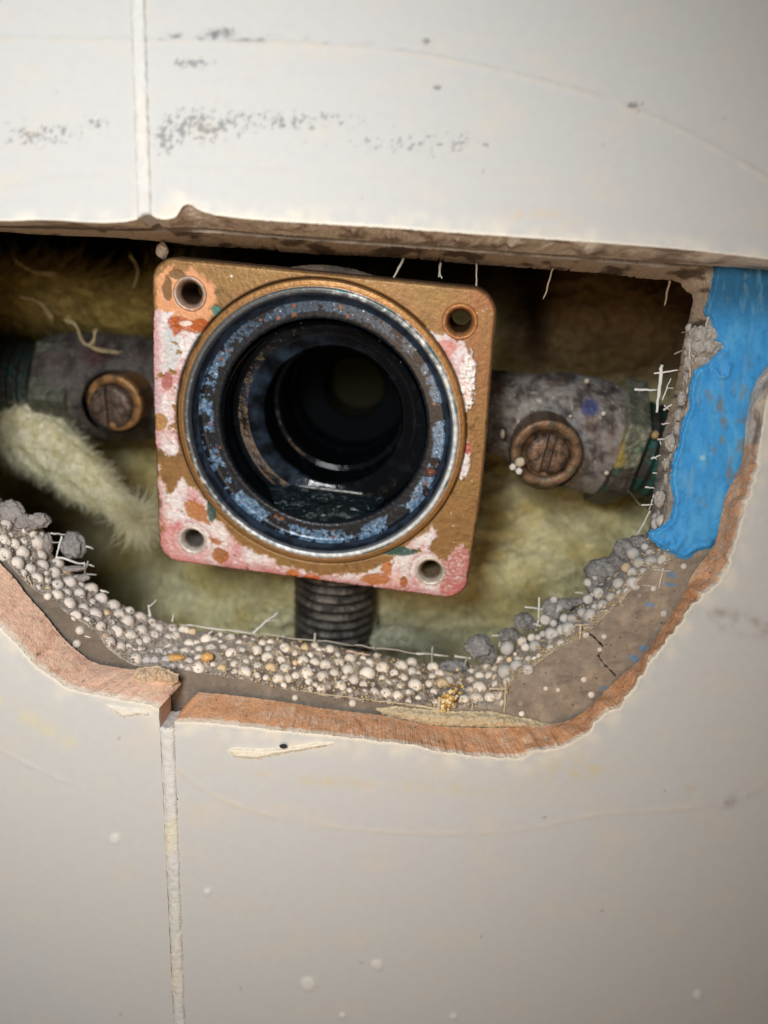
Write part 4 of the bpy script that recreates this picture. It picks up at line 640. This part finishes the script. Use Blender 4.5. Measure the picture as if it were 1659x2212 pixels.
def screw(cpx, cpy, dep, rc, rh, hoff, slot_ang, parent, colc, colh, slotw):
    cen = P(cpx, cpy, dep); e1 = va; e2 = vb
    def tf(u_, v_, w_): return cen+np.multiply.outer(u_, e1)+np.multiply.outer(v_, e2)+np.multiply.outer(w_, vn)
    def cc_(R, TT, W_): n = fbm(R*.5*np.cos(TT), R*.5*np.sin(TT), 360, 4); c = mix(np.tile(L(*colc), (len(R), 1)), L(*[k*.62 for k in colc]), ss(-.1, .4, n)); c = mix(c, L(60, 96, 84), .5*ss(.25, .5, fbm(TT*3, R, 361))); return c, np.stack([.42+.2*np.abs(n), .35+0*R, 0*R], 1)
    col = lathe([(rc*.95, 10), (rc*.97, 1.6), (rc, 1.2), (rc*1.0, .7), (rc*.97, .5), (rc*1.0, .3), (rc*.98, 0), (rc*.92, -.25), (rc*.72, -.2), (rc*.70, .3), (rc*.66, 1.3), (.1, 1.4)], 0, 0, cc_, brass_m, parent, 'collar', 128, tf=tf)
    # screw head with a real slot
    N = 90; g = np.linspace(-1, 1, N); X, Y = np.meshgrid(g, g); ang = np.arctan2(Y, X); sq = np.maximum(np.abs(X), np.abs(Y)); Rr = sq*rh; X2 = Rr*np.cos(ang); Y2 = Rr*np.sin(ang)
    ca, sa = math.cos(slot_ang), math.sin(slot_ang); tv = X2*ca+Y2*sa; dome = -1.5*np.sqrt(np.clip(1-(Rr/(rh*1.02))**6, 0, 1)); slot = ss(slotw, slotw*.7, np.abs(tv)); f = fbm(X2*.45, Y2*.45, 362, 5, .55)
    Z = dome+slot*1.25*(sq < .995)+.16*f; Z = np.where(sq > .99, 1.4, Z); oc = tf(hoff[0]+X2, hoff[1]+Y2, Z).reshape(-1, 3)
    c = mix(np.tile(L(*colh), (N*N, 1)), L(*[k*.55 for k in colh]), ss(-.2, .4, f.ravel())); c = mix(c, L(158, 140, 118), .7*ss(.2, .5, fbm(X2.ravel()*2.4, Y2.ravel()*2.4, 363, 4))); sl = slot.ravel(); c = mix(c, L(70, 56, 46), .55*sl); ax = np.stack([.42+.2*np.abs(f.ravel()), .3+0*sl, 0*sl], 1)
    return obj('slotted_screw', oc, gridfaces(N, N), brass_m, parent, c, ax)
# right arm
rA, rBp = P(1030, 878, 42), P(1330, 957, 42)
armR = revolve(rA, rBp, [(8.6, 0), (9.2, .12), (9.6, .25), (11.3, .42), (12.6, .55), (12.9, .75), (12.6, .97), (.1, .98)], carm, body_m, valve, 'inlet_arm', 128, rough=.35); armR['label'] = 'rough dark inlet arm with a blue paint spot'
nR0, nR1 = P(1303, 952, 42), P(1352, 964, 42)
revolve(nR0, nR1, [(9, 0), (13.9, 0), (15.0, .06), (15.0, .94), (14.2, 1.0), (9, 1.0)], cnut, body_m, armR, 'hex_nut', 144, hexa=.32)
revolve(nR1, P(1500, 1000, 42), threadprof(10.6, 6, .9)+[(.1, 1.0)], cthr, body_m, armR, 'threaded_nipple', 96)
revolve(P(1178, 975, 38), P(1179, 980, 26), [(8.2, 0), (7.9, .6), (7.4, 1)], carm, body_m, armR, 'boss', 64, rough=.2)
screw(1180, 981, 24.5, 7.3, 4.3, (.25, .1), -.10, armR, (126, 100, 76), (118, 94, 76), .95)
# left arm, set deeper
lA, lB = P(400, 842, 60), P(118, 832, 60)
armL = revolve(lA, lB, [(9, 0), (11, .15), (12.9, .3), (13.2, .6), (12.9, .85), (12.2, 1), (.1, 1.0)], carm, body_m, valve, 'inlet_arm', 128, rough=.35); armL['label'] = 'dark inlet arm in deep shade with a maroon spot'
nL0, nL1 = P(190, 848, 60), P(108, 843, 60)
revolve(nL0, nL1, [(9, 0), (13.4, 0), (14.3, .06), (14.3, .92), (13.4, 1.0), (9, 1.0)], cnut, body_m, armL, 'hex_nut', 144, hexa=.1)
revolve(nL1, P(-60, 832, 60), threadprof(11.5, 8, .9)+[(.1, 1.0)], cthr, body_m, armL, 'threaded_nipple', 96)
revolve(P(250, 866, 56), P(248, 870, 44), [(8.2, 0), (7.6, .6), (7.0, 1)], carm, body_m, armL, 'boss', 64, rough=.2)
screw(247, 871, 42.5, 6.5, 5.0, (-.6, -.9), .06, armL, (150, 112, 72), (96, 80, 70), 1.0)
# bottom outlet
oA = T(2.5, -26., 19.); oB = T(3.2, -52., 19.)
def chexo(R, TT, S, V):
    px, py = proj(V); n = fbm(px*.04, py*.04, 370, 4); c = mix(np.tile(L(110, 60, 58), (len(R), 1)), L(70, 44, 44), ss(-.1, .4, n)); return c, np.tile([.5, .3, 0], (len(R), 1))
outl = revolve(T(2.5, -24., 19.), T(2.6, -34.2, 19.), [(10, 0), (11.8, .02), (12.0, .85), (9.6, 1.0), (8, 1.0)], chexo, body_m, valve, 'outlet', 144, hexa=.5)
revolve(T(2.6, -33.8, 19.), T(3.3, -54., 19.), threadprof(9.2, 9, 1.1)+[(.1, 1)], cout, body_m, outl, 'threaded_nipple', 96)
# water lying in the bottom of the bore
wm = mat('dark_water', col=(.006, .012, .015), rough=.10, spec=.7, bump=[(.25, .9), (.9, .4)], bdist=.0016)
VW = []; nw = 30
for k in range(nw):
    t_ = k/(nw-1.0); w_ = 3.4+(11.9-3.4)*t_; vl = -19.6+3.9*t_**.8; hw = math.sqrt(20.5**2-vl**2)*(1 if t_ < .85 else 1-(t_-.85)*.6); s_ = np.linspace(-1, 1, 60)
    VW.append(T(BU+hw*s_, np.full(60, BV+vl)+.10*fbm(s_*3, np.full(60, t_*3), 402, 3), np.full(60, w_)))
VW = np.concatenate(VW); q = gridfaces(nw, 60)
o = obj('standing_water', VW, q, wm, None, L(20, 26, 30)); tag(o, 'dark puddle of water lying in the bottom of the open bore', 'water')
bk = VW[-60:][14:-10].copy(); bk[:, 1] -= .45; bk[:, 2] += .1; Vm, Fm = tubev(bk, np.full(len(bk), .42)*(1+.3*fbm(np.linspace(0, 9, len(bk)), 0, 401)), 10); obj('meniscus', Vm, Fm, mat('wet_edge', col=(.03, .04, .045), rough=.28, spec=1.0), o, L(20, 26, 30))
# loose foam crumbs on the right inlet arm
for i, (a, b, dep, r, lab, c1) in enumerate([(1050, 1135, 30.5, 21, 'tan foam bead on the threads right of the hex nut', (196, 170, 120)), (285, 1308, 23, 18, 'left white foam bead clinging to the lower left of the right screw collar', (230, 226, 214)), (318, 1330, 22.6, 18, 'lowest white foam bead clinging to the lower left of the right screw collar', (232, 228, 218)), (325, 1282, 22.4, 26, 'largest pale crumb clinging to the lower left of the right screw collar', (206, 192, 166)), (773, 1020, 29, 12, 'small white bead on the inlet arm just left of the hex nut', (228, 224, 210)), (790, 1340, 30, 11, 'tiny white bead below the hex nut on its dark lower flat', (228, 224, 200)), (683, 845, 31, 14, 'pale bead high on the inlet arm above the blue spot', (190, 180, 158)), (596, 1035, 29, 9, 'tiny pale bead on the inlet arm above the right screw collar', (216, 206, 184)), (230, 1130, 31, 18, 'long pale flake on the inlet arm beside the brass flange', (214, 206, 180))]):
    x, y = z3(a, b); rock('foam_bead', x, y, dep, r*.401, bead_m, c1, tuple(int(k*.9) for k in c1), lab, 'foam bead', 30+i, .7 if i == 8 else 1, 1.4 if i == 8 else 1, .25)
x, y = z2(103, 50); rock('plaster_crumb', x, y, 17.5, 13, adh_m, (206, 186, 164), (186, 164, 142), 'pale plaster crumb hanging under the top edge left of the flange', 'crumb', 44, .9, 1.2)
x, y = z2(1340, 1068); rock('rust_crumb', x, y, 15.5, 11, body_m, (128, 78, 60), (90, 60, 50), 'rusty brown crumb on the blue seat of the bore, lower right', 'crumb', 45, 1, .9)

# ------------------------------------------------------------------ insulation
wool_m = mat('glass_wool', rough=1.0, bump=[(.5, .8), (2.5, .8)], bdist=.002, spec=.05, var=(.35, .15))
fib_m = mat('glass_wool_fibre', rough=.8, spec=.2)
def g2(x, y, cx, cy, sx, sy): return np.exp(-((x-cx)/sx)**2-((y-cy)/sy)**2)
def wool_depth(x, y):
    th, r = polar(x, y); edge = ss(rK2(th)+40, rK2(th)+260, r)
    d = 78-20*g2(x, y, 150, 655, 260, 60)-30*g2(x, y, 650, 1330, 420, 210)-30*g2(x, y, 1250, 1220, 330, 200)-16*g2(x, y, 1350, 680, 260, 150)+45*g2(x, y, 640, 545, 520, 45)+50*g2(x, y, 40, 800, 110, 80)+38*g2(x, y, 110, 1170, 190, 150)+60*g2(x, y, 60, 535, 420, 42)+22*g2(x, y, 1130, 650, 45, 130)
    d = d+7*fbm(x*.006, y*.009, 380, 4, .55)+2.0*fbm(x*.03, y*.045, 381, 4); return d*(1-edge)+23.5*edge
def wool_col(x, y):
    f = fbm(x*.008, y*.012, 382, 4); c = mix(np.tile(L(250, 243, 196), (len(x), 1)), L(226, 210, 144), ss(-.2, .4, f)); c = mix(c, L(222, 218, 180), .6*ss(.1, .5, fbm(x*.012, y*.02, 383)))
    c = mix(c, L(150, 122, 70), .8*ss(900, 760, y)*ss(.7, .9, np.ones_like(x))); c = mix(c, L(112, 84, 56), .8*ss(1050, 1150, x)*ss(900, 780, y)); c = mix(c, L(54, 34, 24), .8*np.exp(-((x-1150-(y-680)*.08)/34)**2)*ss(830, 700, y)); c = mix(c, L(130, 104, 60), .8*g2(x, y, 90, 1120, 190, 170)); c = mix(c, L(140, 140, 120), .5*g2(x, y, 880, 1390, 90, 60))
    return c
xs = np.arange(-420, 2080, 6.0); ys = np.arange(180, 1860, 6.0); X, Y = np.meshgrid(xs, ys); X = X.ravel(); Y = Y.ravel()
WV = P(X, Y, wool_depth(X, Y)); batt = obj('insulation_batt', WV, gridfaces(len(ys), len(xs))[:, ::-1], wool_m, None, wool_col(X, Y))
tag(batt, 'yellow glass wool insulation filling the wall cavity behind the valve', 'insulation', kind='stuff')
def fibres(starts, dirs, lens, rad, cols, curl=.35, n=6):
    N = len(starts); p = starts.copy(); d = dirs/np.linalg.norm(dirs, axis=1)[:, None]; pts = [p.copy()]; bend = rng.normal(size=(N, 3))*curl
    for k in range(n-1):
        p = p+d*(lens/(n-1))[:, None]; d = d+bend/(n-1)*1.6+rng.normal(size=(N, 3))*curl*.15; d /= np.linalg.norm(d, axis=1)[:, None]; pts.append(p.copy())
    Pn = np.stack(pts, 1); a = np.cross(d, [.3, .2, .93]); a /= np.linalg.norm(a, axis=1)[:, None]; b = np.cross(d, a); V = np.zeros((N, n, 3, 3)); tp = np.linspace(1, .35, n)
    for j in range(3):
        o = a*math.cos(j*2.094)+b*math.sin(j*2.094); V[:, :, j] = Pn+(o*rad[:, None])[:, None]*tp[None, :, None]
    base = (np.arange(N)*n*3)[:, None]; F = gridfaces(n, 3, True)[None]+base[..., None]; return V.reshape(-1, 3), F.reshape(-1, 4), np.repeat(cols, n*3, 0)
N = 26000; fx = rng.uniform(-20, 1480, N); fy = rng.uniform(500, 1460, N); ang = 3.5*fbm(fx*.004, fy*.004, 384, 3)+rng.normal(0, .5, N)
st = P(fx, fy, wool_depth(fx, fy)-rng.uniform(.0, 1.2, N)); dr = np.stack([np.cos(ang), rng.normal(-.1, .28, N), np.sin(ang)*.8], 1)
cols = wool_col(fx, fy)*rng.uniform(.85, 1.25, N)[:, None]; V, F, c = fibres(st, dr, rng.uniform(3, 10, N), rng.uniform(.03, .07, N), cols, .6)
o = obj('loose_fibres', V, F, fib_m, batt, c); tag(o, kind='stuff')
def tuft(label, path, wid, dep, nf, col1, col2, seed, flen=(3, 8), tipext=8):
    path = smoothpoly(path, 2); n = len(path); s = np.linspace(0, 1, n); wd = np.interp(s, np.linspace(0, 1, len(wid)), wid); dp = np.interp(s, [0, 1], dep); cen = P(path[:, 0], path[:, 1], dp); rad = wd/F0*np.linalg.norm(cen-CAM, axis=1)
    Tn = np.gradient(cen, axis=0); Tn /= np.linalg.norm(Tn, axis=1)[:, None]; K = 64; th = np.linspace(0, 2*np.pi, K, endpoint=False); M2 = 60; si = np.linspace(0, 1, M2); ce = np.stack([np.interp(si, s, cen[:, k]) for k in range(3)], 1); rd = np.interp(si, s, rad)*np.sqrt(np.clip(1-(2*si-1)**8, 0.02, 1)); tn = np.stack([np.interp(si, s, Tn[:, k]) for k in range(3)], 1)
    u = np.cross(tn, [0, 1, 0.]); u /= np.linalg.norm(u, axis=1)[:, None]; v = np.cross(tn, u); R = rd[:, None]*(1+.55*fbm(th[None, :]*1.6/1.0*0+np.cos(th)[None, :]*2+seed, si[:, None]*8+np.sin(th)[None, :]*2, 390+seed, 4)); V = ce[:, None]+R[..., None]*(np.cos(th)[None, :, None]*u[:, None]+.6*np.sin(th)[None, :, None]*v[:, None])
    sp = V.reshape(-1, 3); c = mix(np.tile(L(*col1), (len(sp), 1)), L(*col2), ss(-.3, .4, fbm(sp[:, 0]*.4, sp[:, 2]*.4, 392))); t = obj('insulation_tuft', sp, gridfaces(M2, K, True), wool_m, None, c); tag(t, label, 'insulation')
    ii = rng.integers(0, len(sp), nf); a = ii//K; nrm = sp[ii]-ce[a]; nrm /= np.maximum(np.linalg.norm(nrm, axis=1), 1e-6)[:, None]; tip = (a/(M2-1.0)); dr = tn[a]*(.55+.9*tip[:, None])+nrm*rng.uniform(-.1, .35, nf)[:, None]+rng.normal(0, .42, (nf, 3)); ln = rng.uniform(*flen, nf)*(1+1.7*ss(.72, 1, tip))
    V, F, cc2 = fibres(sp[ii]-nrm*.3, dr, ln, rng.uniform(.028, .06, nf), c[ii]*rng.uniform(.9, 1.2, nf)[:, None], .5); o = obj('loose_fibres', V, F, fib_m, t, cc2); tag(o, kind='stuff'); return t
tuft('pale fluffy tuft of glass wool poking down at the left beside the valve', [(10, 905), (75, 945), (150, 1005), (215, 1058), (285, 1112)], [62, 64, 50, 28, 3], (54, 40), 11000, (244, 240, 212), (220, 214, 168), 1, (2, 4.5))
tuft('long drooping wad of dusty glass wool in shade above the left inlet arm', [(-30, 640), (60, 632), (170, 640), (260, 665), (345, 650)], [30, 42, 38, 42, 30], (62, 58), 5000, (170, 150, 86), (120, 98, 52), 2, (4, 12))
tuft('small whitish wisp of glass wool right of the bottom outlet thread', [(800, 1390), (850, 1370), (900, 1385)], [10, 24, 12], (40, 40), 900, (206, 206, 180), (180, 178, 150), 3, (2, 5))
# curled hair-like wisps over the left arm
HV = []; HF = []; n0 = 0
for pl, dd in (([(140, 690), (165, 700), (175, 735), (190, 748), (203, 735), (205, 712)], 44), ([(185, 745), (215, 758), (260, 762)], 44), ([(30, 560), (70, 590), (120, 592)], 54), ([(40, 640), (90, 650), (110, 690)], 54), ([(280, 550), (300, 580), (290, 620)], 52)):
    for j in range(7 if dd == 44 else 5):
        q_ = smoothpoly(np.array(pl)+rng.normal(0, 3.0, (len(pl), 2)), 2); p = P(q_[:, 0], q_[:, 1], dd+rng.uniform(-1, 1)); V, F = tubev(p, np.full(len(p), .06), 4); HV.append(V); HF += [[a+n0 for a in f] for f in F]; n0 += len(V)
tag(obj('fibre_wisp', np.concatenate(HV), HF, fib_m, None, L(196, 178, 136)), 'thin curled wisps of glass fibre draped over the left inlet arm', 'fibres', kind='stuff')
